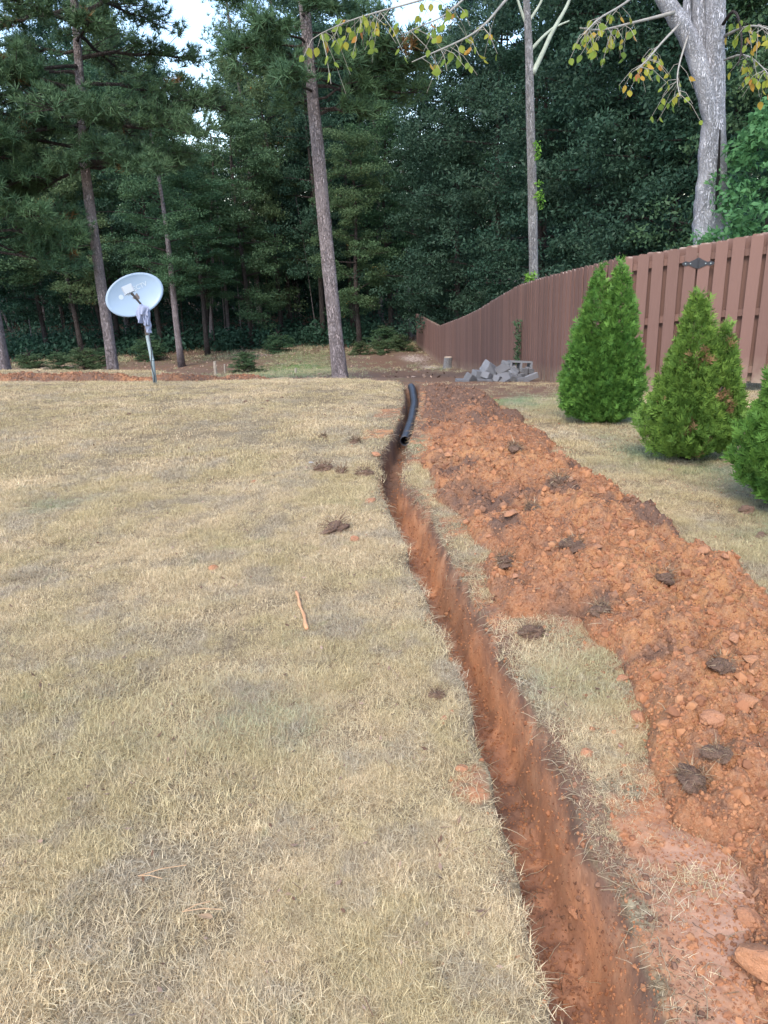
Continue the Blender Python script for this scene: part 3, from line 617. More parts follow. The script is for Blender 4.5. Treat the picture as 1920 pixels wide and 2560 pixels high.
for a in [(697, 1017, 44, 'dark root clump on the lawn, leftmost of three in a row beside the trench'), (738, 1023, 30, 'small reddish root clump, middle one of three in a row beside the trench'),
          (787, 1028, 40, 'flat brown root clump touching the trench edge, right of two others'), (725, 1147, 66, 'largest dark root clump, alone on the lawn left of the trench'),
          (699, 946, 18, 'small reddish root clump furthest up the lawn'), (768, 957, 26, 'small flat root clump on the lawn near the pipe end'),
          (1210, 1043, 46, 'dark bristly root clump at the right foot of the clay heap'), (1112, 971, 34, 'rounded grey brown clump on right edge of heap near the pipe'),
          (1432, 1253, 56, 'sod clump with pale straw on the orange crest of the heap'), (1297, 1322, 50, 'grey sod clump half buried in the middle of the heap'),
          (1550, 1632, 60, 'sod clump with a fan of white straw on the right of the heap'), (1495, 1690, 84, 'largest dark sod clump at the near toe of the heap'),
          (1560, 1440, 60, 'sod clump with brown roots on the heap below the bright orange block'), (1090, 1215, 46, 'dark root clump on the grass strip between trench and heap'),
          (1150, 1100, 36, 'dark clump of topsoil in the middle of the far heap'), (1145, 1372, 60, 'flat dark sod clump on the grass strip beside the bend of the trench'),
          (945, 1505, 36, 'dark sod clump in the grass on the left lip of the trench'), (1240, 1185, 60, 'dark brown patch of sod on the heap crest')]: sod(*a)
for px, py, w, lab in [(278, 897, 14, 'small black bit of debris on the lawn in front of the satellite dish'), (608, 860, 10, 'tiny black debris bit near the lawn edge left of the big pine'), (578, 868, 13, 'tiny dark bark scrap left of the black bit near the big pine'),
                       (566, 884, 9, 'small round black pine cone on the lawn'), (530, 870, 14, 'grey leaf scrap on the lawn between dish and big pine'), (760, 884, 10, 'black pine cone on the lawn right of the big pine'), (1447, 1018, 16, 'dark purple grey scrap on green grass before the middle shrub')]:
    place('debris_scrap', SOD[1], px, py, w, lab, 'debris', 'small dark scraps on the lawn', sink=.05, asp=(1, .7, .6))
place('dark_rock', SOD[0], 1611, 1108, 34, 'round dark rock on the grass below the nearest shrub', 'rock', asp=(1, .9, .8))
place('dark_rock', SOD[2], 1645, 1158, 34, 'flat black rock at the right edge of the picture under the nearest shrub', 'rock', asp=(1, .7, .5))

# ------------------------------------------------------------ pipe in trench
pa = gp(1010, 1078); py0 = pa[1]
ys = np.linspace(py0, 11.9, 60); l_, r__ = trench_edges(ys); pts = np.stack([(l_ + r__) / 2 + .01, ys, Hb((l_ + r__) / 2, ys) - .10 + .05 * sst(ys, 10.5, 12)], 1)
pipe = empty('drain_pipe', pts[0], 'black corrugated drain pipe lying in the far part of the trench', 'pipe')
def tube_open(P, R1, R2, n=20):
    mb = MB(); a = np.arange(n) / n * 2 * pi; vs = []
    for p, r in zip(P, R1): vs.append(np.stack([p[0] + np.cos(a) * r, np.full(n, p[1]), p[2] + np.sin(a) * r], 1))
    for p, r in zip(P[::-1], R2[::-1]): vs.append(np.stack([p[0] + np.cos(a) * r, np.full(n, p[1]), p[2] + np.sin(a) * r], 1))
    k = len(P) * 2; F = [(i * n + j, i * n + (j + 1) % n, ((i + 1) % k) * n + (j + 1) % n, ((i + 1) % k) * n + j) for i in range(k) for j in range(n)]
    return mb.add(np.vstack(vs), F)
ysf = np.linspace(py0, 11.9, 300); P2 = np.stack([np.interp(ysf, ys, pts[:, 0]), ysf, np.interp(ysf, ys, pts[:, 2])], 1)
o = tube_open(P2, 0.050 + .0025 * np.sign(np.sin(np.arange(300) * 1.57)), np.full(300, .043)).build('pipe_wall', M_BLK, None, True, loc=pts[0]); o.parent = pipe; o.location = (0, 0, 0)
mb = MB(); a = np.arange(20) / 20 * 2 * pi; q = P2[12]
mb.add(np.stack([np.cos(a) * .0425, np.full(20, 0), np.sin(a) * .0425], 1), [tuple(range(20))]); o = mb.build('bore_shade_disc', M_INSHADE, pipe); o.location = Vector((q - pts[0]).tolist())  # black disc across the bore, its colour standing in for the shade inside

# clay stick, leaf, litter
p0 = sp(741, 1484); p1 = sp(769, 1578); mb = MB(); k = 14
P = [p0 + (p1 - p0) * i / (k - 1) + np.array([.003 * sin(i * .9), 0, .013]) for i in range(k)]
o = mb.tube(P, [.007 + .0015 * sin(i * 1.7) + .002 * (i > 8) for i in range(k)], 9, .3, seed=3).build('clay_stick', M_STICK, None, True, loc=p0); tag(o, 'pale orange clay coated stick lying on the dry lawn', 'stick')
def leafshape(L=1.0, w=.62, droop=.18):
    prof = [(0, 0), (.12, .30), (.3, .48), (.5, .47), (.72, .33), (.88, .14), (1, 0)]; v = []; f = []
    for t, h in prof: v += [(-h * w, .06 * h - droop * t * t, -t * L), (0, -droop * t * t, -t * L), (h * w, .06 * h - droop * t * t, -t * L)]
    for i in range(6): b = 3 * i; f += [(b, b + 1, b + 4, b + 3), (b + 1, b + 2, b + 5, b + 4)]
    me = bpy.data.meshes.new('leaf'); me.from_pydata(v, [], f); me.update(); return me
lm = leafshape(); lm.materials.append(M_DLEAF); p = sp(535, 2322)
o = link('dead_leaf', lm, loc=(p[0], p[1], p[2] + .035)); o.scale = (.035, .05, .06); o.rotation_euler = (1.35, .2, .9); tag(o, 'curled brown dead leaf on the near lawn', 'leaf')
mb = MB()
for (a, b) in (((460, 2305), (560, 2300)), ((462, 2305), (530, 2280)), ((350, 2215), (470, 2188)), ((350, 2215), (410, 2222))):
    A = sp(*a); B = sp(*b); mb.tube([A + [0, 0, .035], (A + B) / 2 + [0, 0, .042], B + [0, 0, .036]], .0014, 5)
o = mb.build('pine_needles', M_DLEAF); tag(o, 'orange fallen pine needles lying on the near lawn', 'pine needles', kind='stuff')
place('plastic_scrap', SLAB[0], 673, 999, 14, 'pale blue grey plastic scrap on the lawn by the dark root clumps', 'litter', asp=(1, .6, .5)).data = (lambda d: (d.materials.clear(), d.materials.append(M_PALE), d)[2])(SLAB[0].copy())

# ------------------------------------------------------------ fence
def board_mesh(h=1.83, w=.14, t=.018):
    e = .028; o2 = [(-w / 2, 0), (w / 2, 0), (w / 2, h - e), (w / 2 - e * .35, h - .008), (w / 2 - e, h), (-w / 2 + e, h), (-w / 2 + e * .35, h - .008), (-w / 2, h - e)]; n = len(o2)
    v = [(x, -t / 2, z) for x, z in o2] + [(x, t / 2, z) for x, z in o2]
    f = [tuple(range(n)), tuple(range(n, 2 * n))[::-1]] + [(i, i + n, (i + 1) % n + n, (i + 1) % n) for i in range(n)]
    me = bpy.data.meshes.new('board'); me.from_pydata(v, [], [q[::-1] for q in f]); me.materials.append(M_FENCE); me.update(); return me
BM = board_mesh()
FA = [(2.43, 46.4), (3.05, 37.6), (3.02, 27), (3.0, 20), (3.05, 14.0), (3.33, 10.72)]           # far run
FB = [(3.33, 10.72), (4.16, 10.27)]                                                             # gate
FC = [(4.16, 10.27), (5.35, 9.62), (7.4, 8.5), (9.4, 7.4)]                                      # near run
FZ = {0: lambda y: np.interp(y, [9, 9.92, 10.7, 13.74, 16.56, 22.7, 28, 37.45, 46.35, 50], [-.30, -.41, -.66, -1.03, -1.37, -2.42, -3.21, -4.53, -4.80, -4.6])}
def fz(x, y): return float(FZ[0](y))
def along(P):
    P = np.array(P, float); s = np.concatenate([[0], np.cumsum(np.linalg.norm(np.diff(P, axis=0), axis=1))])
    def f(t):
        p = np.array([np.interp(t, s, P[:, 0]), np.interp(t, s, P[:, 1])]); q = np.array([np.interp(t + .05, s, P[:, 0]), np.interp(t + .05, s, P[:, 1])]) - np.array([np.interp(t - .05, s, P[:, 0]), np.interp(t - .05, s, P[:, 1])])
        return p, q / np.linalg.norm(q)
    return f, s[-1]
def fence_run(root, P, pitch, off=.048, stuff_far=False, start=.07):
    f, L = along(P); o0 = np.array(root.location); t = start; far = MB(); base = np.array([v.co[:] for v in BM.vertices]); bf = [tuple(p.vertices) for p in BM.polygons]
    while t < L - .05:
        p, d = f(t); nrm = np.array([-d[1], d[0]]); 
        if nrm @ (-p) < 0: nrm = -nrm      # side facing the viewer
        for side in (1, -1):
            pp, dd = (p, d) if side == 1 else f(min(L, t + pitch / 2)); q = pp + nrm * off * side
            z = fz(*pp) + random.uniform(-.008, .008); ang = math.atan2(dd[1], dd[0]); tl = random.gauss(0, .004); ang += random.gauss(0, .03)
            if side == -1 and pp[1] > 17:
                R = np.array([[cos(ang), -sin(ang), 0], [sin(ang), cos(ang), 0], [0, 0, 1]]); far.add(base @ R.T + np.array([q[0], q[1], z]) - o0, bf); continue
            o = link('board', BM, root, np.array([q[0], q[1], z]) - o0); o.rotation_euler = (0, tl, ang)
        t += pitch
    if far.n: tag(far.build('back_boards', M_FENCE, root), kind='stuff')
    # rails and posts
    ns = max(1, round(L / 2.4))
    for i in range(ns):
        a, b = f(i * L / ns)[0], f((i + 1) * L / ns)[0]
        for zz_ in (.22, .95, 1.68):
            A = np.array([a[0], a[1], fz(*a) + zz_]) - o0; B = np.array([b[0], b[1], fz(*b) + zz_]) - o0; d = B - A; Ln = np.linalg.norm(d); yv = d / Ln; xv = np.array([yv[1], -yv[0], 0]); xv /= np.linalg.norm(xv); zv = np.cross(xv, yv)
            MB().box((A + B) / 2, (.038, Ln - .004, .085), np.stack([xv, yv, zv], 1)).build('rail', M_FENCE, root)
    for i in range(ns + 1):
        a, d = f(i * L / ns); nrm = np.array([-d[1], d[0]]); nrm = -nrm if nrm @ (-a) > 0 else nrm; a = a + nrm * .09
        MB().box(np.array([a[0], a[1], fz(*a) + .80]) - o0, (.088, .088, 1.8)).build('post', M_FENCE, root)
fr = empty('wooden_fence', (3.33, 10.75, fz(0, 10.7)), 'long brown stained shadowbox fence running downhill to the woods, beyond the corner', 'fence'); fence_run(fr, FA[::-1], .190, start=.12)
gt = empty('wooden_gate', (3.4, 10.7, fz(0, 10.7)), 'narrow brown board gate between the fence corner and the black strap hinge', 'gate'); fence_run(gt, FB, .192)
f2 = empty('wooden_fence', (5.0, 9.8, fz(0, 10)), 'near brown shadowbox fence section right of the black strap hinge, behind the shrubs', 'fence'); fence_run(f2, FC, .194)
# strap hinge
hp = np.array([4.16, 10.27]); d = np.array([.83, -.45]); d /= np.linalg.norm(d); nr_ = np.array([-.45, -.83]); nr_ /= np.linalg.norm(nr_)
hz = fz(0, 10.27) + 1.60; ang = math.atan2(d[1], d[0])
prof = [(-.19, -.012), (-.15, -.03), (-.11, -.018), (-.05, -.045), (0, -.065), (.05, -.045), (.11, -.018), (.15, -.03), (.19, -.012), (.19, .012), (.15, .03), (.11, .018), (.05, .045), (0, .075), (-.05, .045), (-.11, .018), (-.15, .03), (-.19, .012)]
n = len(prof); mb = MB(); mb.add([(x, -.004, z) for x, z in prof] + [(x, .004, z) for x, z in prof], [tuple(range(n)), tuple(range(2 * n - 1, n - 1, -1))] + [(i, i + n, (i + 1) % n + n, (i + 1) % n) for i in range(n)])
hroot = empty('strap_hinge', (hp[0] + nr_[0] * .064, hp[1] + nr_[1] * .064, hz), 'black ornamental strap hinge near the top of the fence', 'hinge'); hroot.rotation_euler = (0, 0, ang)
mb.build('strap', M_IRON, hroot); MB().tube([(0, -.008, -.05), (0, -.008, .05)], .008, 8).build('pin', M_IRON, hroot)
for xx in (-.15, -.09, .09, .15): MB().tube([(xx, -.003, 0), (xx, -.010, 0)], .008, 8).build('bolt', M_GALV, hroot)

# ------------------------------------------------------------ satellite dish
db = gp(388, 960); db = at(388, 958, 11.7); db[2] = hs(db[0], db[1]); DY = 11.7
dish = empty('satellite_dish', db, 'pale grey oval satellite dish on a leaning galvanised pole', 'satellite dish')
ctr = at(337, 737, DY) - db; top_ = at(369, 842, DY) - db
zd = EYE - (ctr + db); zd /= np.linalg.norm(zd); zd = zd + np.array([.10, 0, .12]); zd /= np.linalg.norm(zd)
xd = np.cross(np.array([0, 0, 1.]), zd); xd /= np.linalg.norm(xd); yd = np.cross(zd, xd); ta = radians(19)
xa = cos(ta) * xd + sin(ta) * yd; ya = -sin(ta) * xd + cos(ta) * yd
def dl(u, v, w): return ctr + xa * u + ya * v + zd * w
A_, B_ = .425, .285; nr_r, na_ = 12, 48; vs = []; F = []
for side in (0, 1):
    for i in range(nr_r + 1):
        q = i / nr_r
        for j in range(na_):
            t = j / na_ * 2 * pi; vs.append(dl(A_ * q * cos(t), B_ * q * sin(t), .07 * (q * q - 1) + (.0 if side == 0 else -.008) + (.006 if side == 0 and i == nr_r else 0)))
for side in (0, 1):
    b0 = side * (nr_r + 1) * na_
    for i in range(nr_r):
        for j in range(na_):
            a = b0 + i * na_ + j; b = b0 + i * na_ + (j + 1) % na_; q = (a, b, b + na_, a + na_); F.append(q if side == 0 else q[::-1])
b0 = nr_r * na_; b1 = (nr_r + 1) * na_ + nr_r * na_
for j in range(na_): F.append((b0 + j, b0 + (j + 1) % na_, b1 + (j + 1) % na_, b1 + j))
refl = MB().add(vs, F).build('reflector', M_DISH, dish, True)
MB().tube([dl(A_ * cos(t), B_ * sin(t), -.001) for t in np.linspace(0, 2 * pi, 65)], .006, 6, caps=False).build('rim', M_DISH, dish, True)
# lettering on the bowl
cu = bpy.data.curves.new('lettering', 'FONT'); cu.body = 'DIRECTV'; cu.size = .10; cu.align_x = 'LEFT'; cu.extrude = .0008; cu.offset = .0012
to = bpy.data.objects.new('lettering_src', cu); COL.objects.link(to); bpy.context.view_layer.update()
tme = bpy.data.meshes.new_from_object(to.evaluated_get(bpy.context.evaluated_depsgraph_get())); bpy.data.objects.remove(to)
wd = max(v.co.x for v in tme.vertices); sc_ = .36 / wd
for v in tme.vertices:
    u = -.120 + v.co.x * sc_; w_ = .055 + v.co.y * sc_; q2 = (u / A_) ** 2 + (w_ / B_) ** 2; v.co = Vector(dl(u, w_, .07 * (q2 - 1) + .003 + v.co.z).tolist())
tme.materials.clear(); tme.materials.append(M_WHITE); tme.name = 'lettering'; lo = link('lettering', tme, refl)
a = np.linspace(0, 2 * pi, 25)[:-1]; em = MB(); pts_ = [dl(-.185 + .035 * cos(t), .048 + .035 * sin(t), .07 * (((-.185 + .035 * cos(t)) / A_) ** 2 + ((.048 + .035 * sin(t)) / B_) ** 2 - 1) + .003) for t in a]
em.add(pts_, [tuple(range(24))]).build('emblem', M_WHITE, refl)
# feed block, arm
def obox(c, dx, dy, dz): return MB().box(c, (dx, dy, dz), np.stack([xa, ya, zd], 1))
fb = obox(dl(-.088, .078, .30), .150, .120, .05).build('feed_block', M_FEED, dish)
obox(dl(-.088, .078, .335), .130, .100, .02).build('cover', M_FEED, fb)
for (u, v) in ((-.150, .03), (-.105, .012), (-.05, .035)): MB().tube([dl(u, v, .26), dl(u, v, .315)], [.014, .018], 12).build('feed_horn', M_FEED, fb)
MB().tube([dl(-.075, .028, .30), dl(-.055, -.02, .27), dl(-.012, -.13, .16), dl(.03, -.245, .03), dl(.04, -.28, -.08)], [.024, .017, .016, .020, .022], 8).build('feed_arm', M_ARM, dish)
br = dl(.06, -.16, -.12)
MB().tube([dl(0, 0, -.075), br + [0, .03, 0], top_ + np.array([0, 0, .02])], [.05, .035, .034], 10).build('mount_bracket', M_ARM, dish, True)
MB().tube([np.array([0, 0, -.05]), top_ * .5 + [.012, 0, 0], top_, top_ + (ctr - top_) * .25 + [.05, .03, 0]], .029, 14).build('pole', M_GALV, dish, True)
MB().tube([top_ * .52 + [.012, 0, -.01], top_ * .52 + [.010, 0, .01]], .032, 14).build('collar', M_GALV, dish, True)
cp = [np.array([-.01, -.040, .0]), np.array([.015, -.045, .14]), top_ * .32 + [0, -.038, 0], top_ * .45 + [-.005, -.036, 0], top_ * .62 + [.022, -.03, 0], top_ * .85 + [.034, -.014, 0], top_ + [.03, -.02, .1]]
MB().tube(cp, .0065, 6).build('cable', M_BLK, dish, True)
# towel draped over the arm
def towel():
    # pleated sheets hanging from the arm, in picture-plane style axes local to the pole
    mb = MB()
    def sheet(prof, rows=26, cols=30, pl=4, amp=.022, y0=-.10, ph=0, cup=.03):
        vs = []
        for i in range(rows):
            t = i / (rows - 1); z_, xl, xr = [np.interp(t, np.linspace(0, 1, len(prof)), [q[k] for q in prof]) for k in range(3)]
            for j in range(cols):
                s_ = j / (cols - 1); am = amp * (.35 + .65 * t)
                vs.append((xl + (xr - xl) * s_ + .006 * sin(9 * t + 5 * s_), y0 + am * sin(pl * pi * s_ + ph + 1.3 * t) - cup * sin(pi * s_) + .01 * t, z_ + .012 * sin(pl * 1.5 * s_ + ph) * t))
        F = [(i * cols + j, i * cols + j + 1, (i + 1) * cols + j + 1, (i + 1) * cols + j) for i in range(rows - 1) for j in range(cols - 1)]
        mb.add(vs, F)
    def X(px, py):
        q = at(250 + px / 6.911, 660 + py / 6.911, DY - .3); return q[0], q[2]
    def pr(*rows): return [(X(0, r[0])[1] , X(r[1], r[0])[0], X(r[2], r[0])[0]) for r in rows]
    Yo = DY - .24
    sheet(pr((725, 690, 735), (780, 670, 845), (860, 668, 835), (915, 690, 825)), y0=Yo - .05, pl=3)
    sheet(pr((740, 660, 700), (800, 620, 720), (900, 612, 730), (1000, 625, 735), (1060, 650, 700)), y0=Yo, pl=2, ph=1)
    sheet(pr((800, 710, 835), (900, 725, 845), (1000, 735, 858), (1100, 745, 845)), y0=Yo, pl=6, ph=2)
    sheet(pr((1040, 750, 845), (1150, 762, 850), (1245, 765, 852)), y0=Yo + .05, pl=2, ph=.5, amp=.012)
    return mb
o = towel().build('towel', M_TOWEL, None, True); mdv = o.modifiers.new('thick', 'SOLIDIFY'); mdv.thickness = .006
o.data.transform(Matrix.Translation(-Vector((db + ctr).tolist()))); o.location = Vector((db + ctr).tolist()); tag(o, 'blue grey towel hanging from the arm of the satellite dish', 'towel')

# ------------------------------------------------------------ rubble, stumps, stakes
def block_mesh(seed, hollow=False):
    bm = bmesh.new(); r = random.Random(seed)
    if hollow:
        mb = MB(); 
        for c, d in (((0, -.08, 0), (.40, .034, .19)), ((0, .08, 0), (.40, .034, .19)), ((-.183, 0, 0), (.034, .126, .19)), ((0, 0, 0), (.034, .126, .19)), ((.183, 0, 0), (.034, .126, .19))): mb.box(c, d)
        me = bpy.data.meshes.new('block'); me.from_pydata(np.vstack(mb.v).tolist(), [], mb.f)
    else:
        bmesh.ops.create_cube(bm, size=1); bmesh.ops.bevel(bm, geom=bm.edges[:], offset=.04, segments=1, affect='EDGES'); bmesh.ops.subdivide_edges(bm, edges=bm.edges[:], cuts=2, use_grid_fill=True)
        cutn = Vector((r.uniform(.4, 1), r.uniform(-.6, .6), r.uniform(-.3, .6))).normalized(); co = r.uniform(.22, .42)
        for v in bm.verts:
            dd_ = v.co.dot(cutn)
            if dd_ > co: v.co -= cutn * (dd_ - co) * .9
            v.co += Vector([r.uniform(-.018, .018) for _ in range(3)])
        me = bpy.data.meshes.new('block'); bm.to_mesh(me); bm.free()
    me.materials.append(M_CONC); return me
rub = [(1262, 1455, .30, .05, .16, 0, 'flat grey slab at the left tip of the rubble pile'), (1172, 1440, .20, .16, .10, 0, 'pale broken block chunk near the left end of the rubble pile'), (1190, 1420, .16, .12, .14, 0, 'dark block stood on end at the left of the rubble pile')]
RB = [ # zoom5 px, size(x,y,z), rot, label, hollow
 (660, 1470, (.26, .18, .06), (0, .1, .3), 'thin flat slab at the far left tip of the concrete rubble', 0), (735, 1440, (.20, .16, .14), (.3, .5, .7), 'pale broken chunk second from the left in the concrete rubble', 0),
 (800, 1410, (.17, .16, .20), (.1, .2, .5), 'dark upright block with a white top in the left half of the rubble', 0), (945, 1350, (.34, .22, .22), (.2, .6, .4), 'biggest tilted brownish block in the middle of the rubble', 0),
 (900, 1415, (.24, .2, .12), (.2, .5, .9), 'pale slab leaning under the big tilted block', 0), (890, 1455, (.34, .2, .05), (.05, .1, .1), 'long thin slab at the foot of the big tilted block', 0),
 (1060, 1350, (.26, .2, .10), (.5, -.4, .2), 'pale tilted slab right of the big block in the rubble', 0), (1120, 1285, (.20, .18, .09), (.1, .3, .8), 'brownish chunk on top of the rubble, left of the hollow block', 0),
 (1240, 1310, (1, 1, 1), (1.45, .1, .12), 'hollow concrete block standing at the top of the rubble pile', 1), (1160, 1345, (.24, .2, .09), (.5, -.2, .6), 'light blue grey slab below the hollow block', 0),
 (1085, 1420, (.42, .26, .06), (.35, -.35, .5), 'largest pale flat slab leaning at the front of the rubble', 0), (1010, 1440, (.16, .12, .12), (.3, .3, 1), 'dark small chunk under the front slab of the rubble', 0),
 (1180, 1430, (.18, .16, .10), (.2, .3, .2), 'light chunk at the front right of the leaning slab', 0), (1305, 1385, (.16, .05, .20), (.1, .1, .3), 'pale upright slab on the right of the rubble', 0),
 (1230, 1400, (.24, .12, .07), (.1, .2, -.2), 'brownish flat piece in the right half of the rubble', 0), (1280, 1450, (.26, .18, .08), (0, .05, .1), 'grey block at the front right foot of the rubble', 0),
 (1365, 1420, (.24, .06, .10), (.1, -.3, .2), 'brown edged piece at the right end of the rubble pile', 0), (1210, 1370, (.22, .2, .12), (.3, .2, .8), 'dark shaded chunk in the heart of the rubble pile', 0),
 (925, 1475, (.10, .08, .05), (0, 0, .3), 'small pale chip lying before the rubble pile', 0), (1340, 1350, (.14, .12, .10), (.2, .1, .3), 'small dark chunk at the upper right of the rubble', 0)]
for i, (zx, zy, dim, rot, lab, hol) in enumerate(RB):
    px = 1000 + zx / 4.1475; py = 600 + zy / 4.1475; Yd = 13.1 + (1475 - zy) / 220 * .55 + .0; p = at(px, py, Yd); gz = float(Hg(p[0], p[1]))
    p[2] = max(p[2], gz + dim[2] * .3 if not hol else gz)
    me = block_mesh(700 + i, bool(hol)); o = link('concrete_block', me, loc=p); o.rotation_euler = rot
    if not hol: o.scale = tuple(c * .95 for c in dim)
    tag(o, lab, 'concrete block', 'broken concrete pieces in the rubble pile')
def stump(px, py, Yd, r, h, lab, lean=0):
    p = at(px, py, Yd); p[2] = float(Hg(p[0], p[1])); e = empty('tree_stump', p, lab, 'stump')
    MB().tube([(0, 0, -.1), (lean * .3, 0, h * .4), (lean, 0, h)], [r * 1.25, r * 1.03, r], 14, .25, caps=False, seed=int(px)).build('bark', M_GBARK, e, True)
    MB().tube([(lean * .98, 0, h - .02), (lean, 0, h + .004)], [r * .93, r * .93], 14).build('cut_face', M_CUT, e)
stump(1118, 925, 28, .15, .42, 'grey tree stump standing against the far part of the fence', .04); stump(492, 936, 17.5, .20, .14, 'low grey sawn stump behind the soil ridge')
for px, py, Yd, h, w, lab in [(92, 885, 34, .55, .14, 'leaning pale wooden stake at the wood edge on the far left'), (532, 872, 36, .62, .15, 'taller pale wooden stake at the wood edge behind the green patch'), (556, 872, 37, .44, .10, 'shorter pale wooden stake beside the taller one'), (735, 880, 32, .24, .09, 'tiny pale stake between the big pine and wood edge')]:
    p = at(px, py, Yd); p[2] = float(Hg(p[0], p[1])); mb = MB(); mb.tube([(0, 0, -.1), (.01, 0, h * .6), (.02, 0, h)], [w / 2, w / 2, w / 2.4], 7, .3, seed=int(px)); o = mb.build('wooden_stake', M_WOOD); o.location = Vector(p.tolist()); tag(o, lab, 'stake')
p = at(165, 927, 19); p[2] = float(Hg(p[0], p[1])); 
o = link('white_bag', clod_mesh(900, 3, .5, .5, M_PALE), loc=p + [0, 0, .08]); o.scale = (.34, .22, .3); tag(o, 'pale crumpled bag on the dirt behind the left lawn strip', 'bag')

# ------------------------------------------------------------ arborvitae
def spray_cloud(P, Nn, size, seed, jit=.5, fan_n=7, wide=.16):
    """P: positions, Nn: outward dirs; each spray a small upright fan of pointed leaf strips"""
    r = np.random.default_rng(seed); n = len(P); up_ = np.array([0, 0, 1.])
    A = Nn * r.uniform(.3, 1.0, (n, 1)) + up_ * r.uniform(.3, 1.2, (n, 1)) + r.normal(0, jit * .5, (n, 3)); A /= np.linalg.norm(A, axis=1)[:, None]
    Bv = np.cross(A, r.normal(0, 1, (n, 3))); Bv /= np.linalg.norm(Bv, axis=1)[:, None]; C_ = np.cross(A, Bv)
    sz = size * r.uniform(.6, 1.3, n); vs = []; 
    fan_a = np.linspace(-.95, .95, fan_n)
    for k, a in enumerate(fan_a):
        L = (1 - .35 * abs(a))[None] if False else (1 - .35 * abs(a)); base = .18 * (k % 3)
        d = A * cos(a) + Bv * sin(a); s_ = np.cross(d, C_); w = wide * .5
        b = P + A * (sz * base)[:, None]; mid = b + d * (sz * L * .55)[:, None] + C_ * (sz * .05)[:, None]; tip = b + d * (sz * L)[:, None] - C_ * (sz * .10)[:, None]
        vs.append(np.stack([b, mid - s_ * (sz * w)[:, None], tip, mid + s_ * (sz * w)[:, None]], 1))
    v = np.stack(vs, 1).reshape(-1, 3); f = np.arange(len(v)).reshape(-1, 4)
    t = np.repeat(np.clip(r.uniform(0, 1, n) * .9 + .05, 0, 1), fan_n * 4) + np.tile(np.repeat(r.uniform(-.08, .08, fan_n), 4), n)
    return v, f, t
def arbor(px, py, Yd, cones, lab, mt, seed, N=5200, brown=0):
    b = gp(px, py); e = empty('arborvitae_shrub', b, lab, 'shrub', 'arborvitae shrubs along the fence'); r = np.random.default_rng(seed)
    PP = []; NN = []; tot = sum(c[3] * c[2] for c in cones)
    for (cx, cy, R, Hh, z0) in cones:
        n = int(N * R * Hh / tot); t = 1 - np.sqrt(r.uniform(0, 1, n)) * .995 if False else r.beta(1.05, 1.7, n); a = r.uniform(0, 2 * pi, n)
        prof = np.interp(t, [0, .08, .25, .45, .7, .88, 1], [.42, .78, 1.0, .86, .54, .28, .03])
        lump = 1 + .48 * fbm(a * 1.9 + cx * 9, t * 7, 1.0, 3, seed) + .20 * fbm(a * 5, t * 16, 1.0, 2, seed + 3)
        dep = 1 - .55 * r.uniform(0, 1, n) ** 2.4; rr = R * prof * lump * dep
        P = np.stack([cx + rr * np.cos(a), cy + rr * np.sin(a), z0 + t * Hh * (1 + .02 * r.normal(0, 1, n))], 1); PP.append(P); NN.append(np.stack([np.cos(a), np.sin(a), np.full(n, .35)], 1))
    P = np.vstack(PP); Nn = np.vstack(NN); v, f, t = spray_cloud(P, Nn, .052, seed)
    if brown:
        q = P[:, 2]; bn = vnoise(P[:, 0] * 9, P[:, 2] * 7 + P[:, 1] * 5, seed) > 1 - brown; t = np.where(np.repeat(bn & (r.uniform(0, 1, len(P)) < .6), 28), .99, np.clip(t, 0, .92))
    else: t = np.clip(t, 0, .92)
    link('foliage', np_mesh('foliage', v, f, mt, False, dict(tint=t)), e)
    for k in range(5):
        a = k * 1.3 + seed; MB().tube([(.03 * cos(a), .03 * sin(a), -.03), (.09 * cos(a), .09 * sin(a), .16), (.16 * cos(a) + cones[k % len(cones)][0], .16 * sin(a), .6)], [.022, .016, .008], 7, .2, seed=k).build('stem', M_DBARK, e, True)
    # dark inner twigs
    mb = MB()
    for k in range(70):
        a = r.uniform(0, 6.28); z = r.uniform(.1, .95); c = cones[r.integers(len(cones))]; R = c[2] * np.interp(z / c[3], [0, .3, 1], [.8, .95, .1]) * .85; mb.tube([(c[0] * .5, 0, z * .8), (c[0] + R * cos(a), R * sin(a), z)], [.006, .003], 4)
    mb.build('twigs', M_DBARK, e)
arbor(1497, 1058, 7.55, [(-.07, 0, .28, 1.45, .05), (.13, -.02, .25, 1.50, .05), (.03, .02, .37, .88, .02), (-.20, 0, .17, .92, .12)], 'tallest arborvitae shrub, twin tipped, furthest from the camera in front of the fence', M_ARB, 31, 14500)
arbor(1715, 1150, 6.25, [(-.02, 0, .24, 1.20, .07), (.22, .02, .15, .95, .08), (-.04, 0, .31, .80, .05), (.16, 0, .23, .70, .06)], 'middle arborvitae shrub with brown patches and a lower right side lobe', M_ARB2, 47, 12500, .17)
arbor(1985, 1275, 4.95, [(0, 0, .36, 1.0, .07), (.08, 0, .32, .8, .08)], 'nearest arborvitae shrub, cut off by the right edge of the picture', M_ARB, 53, 10500)

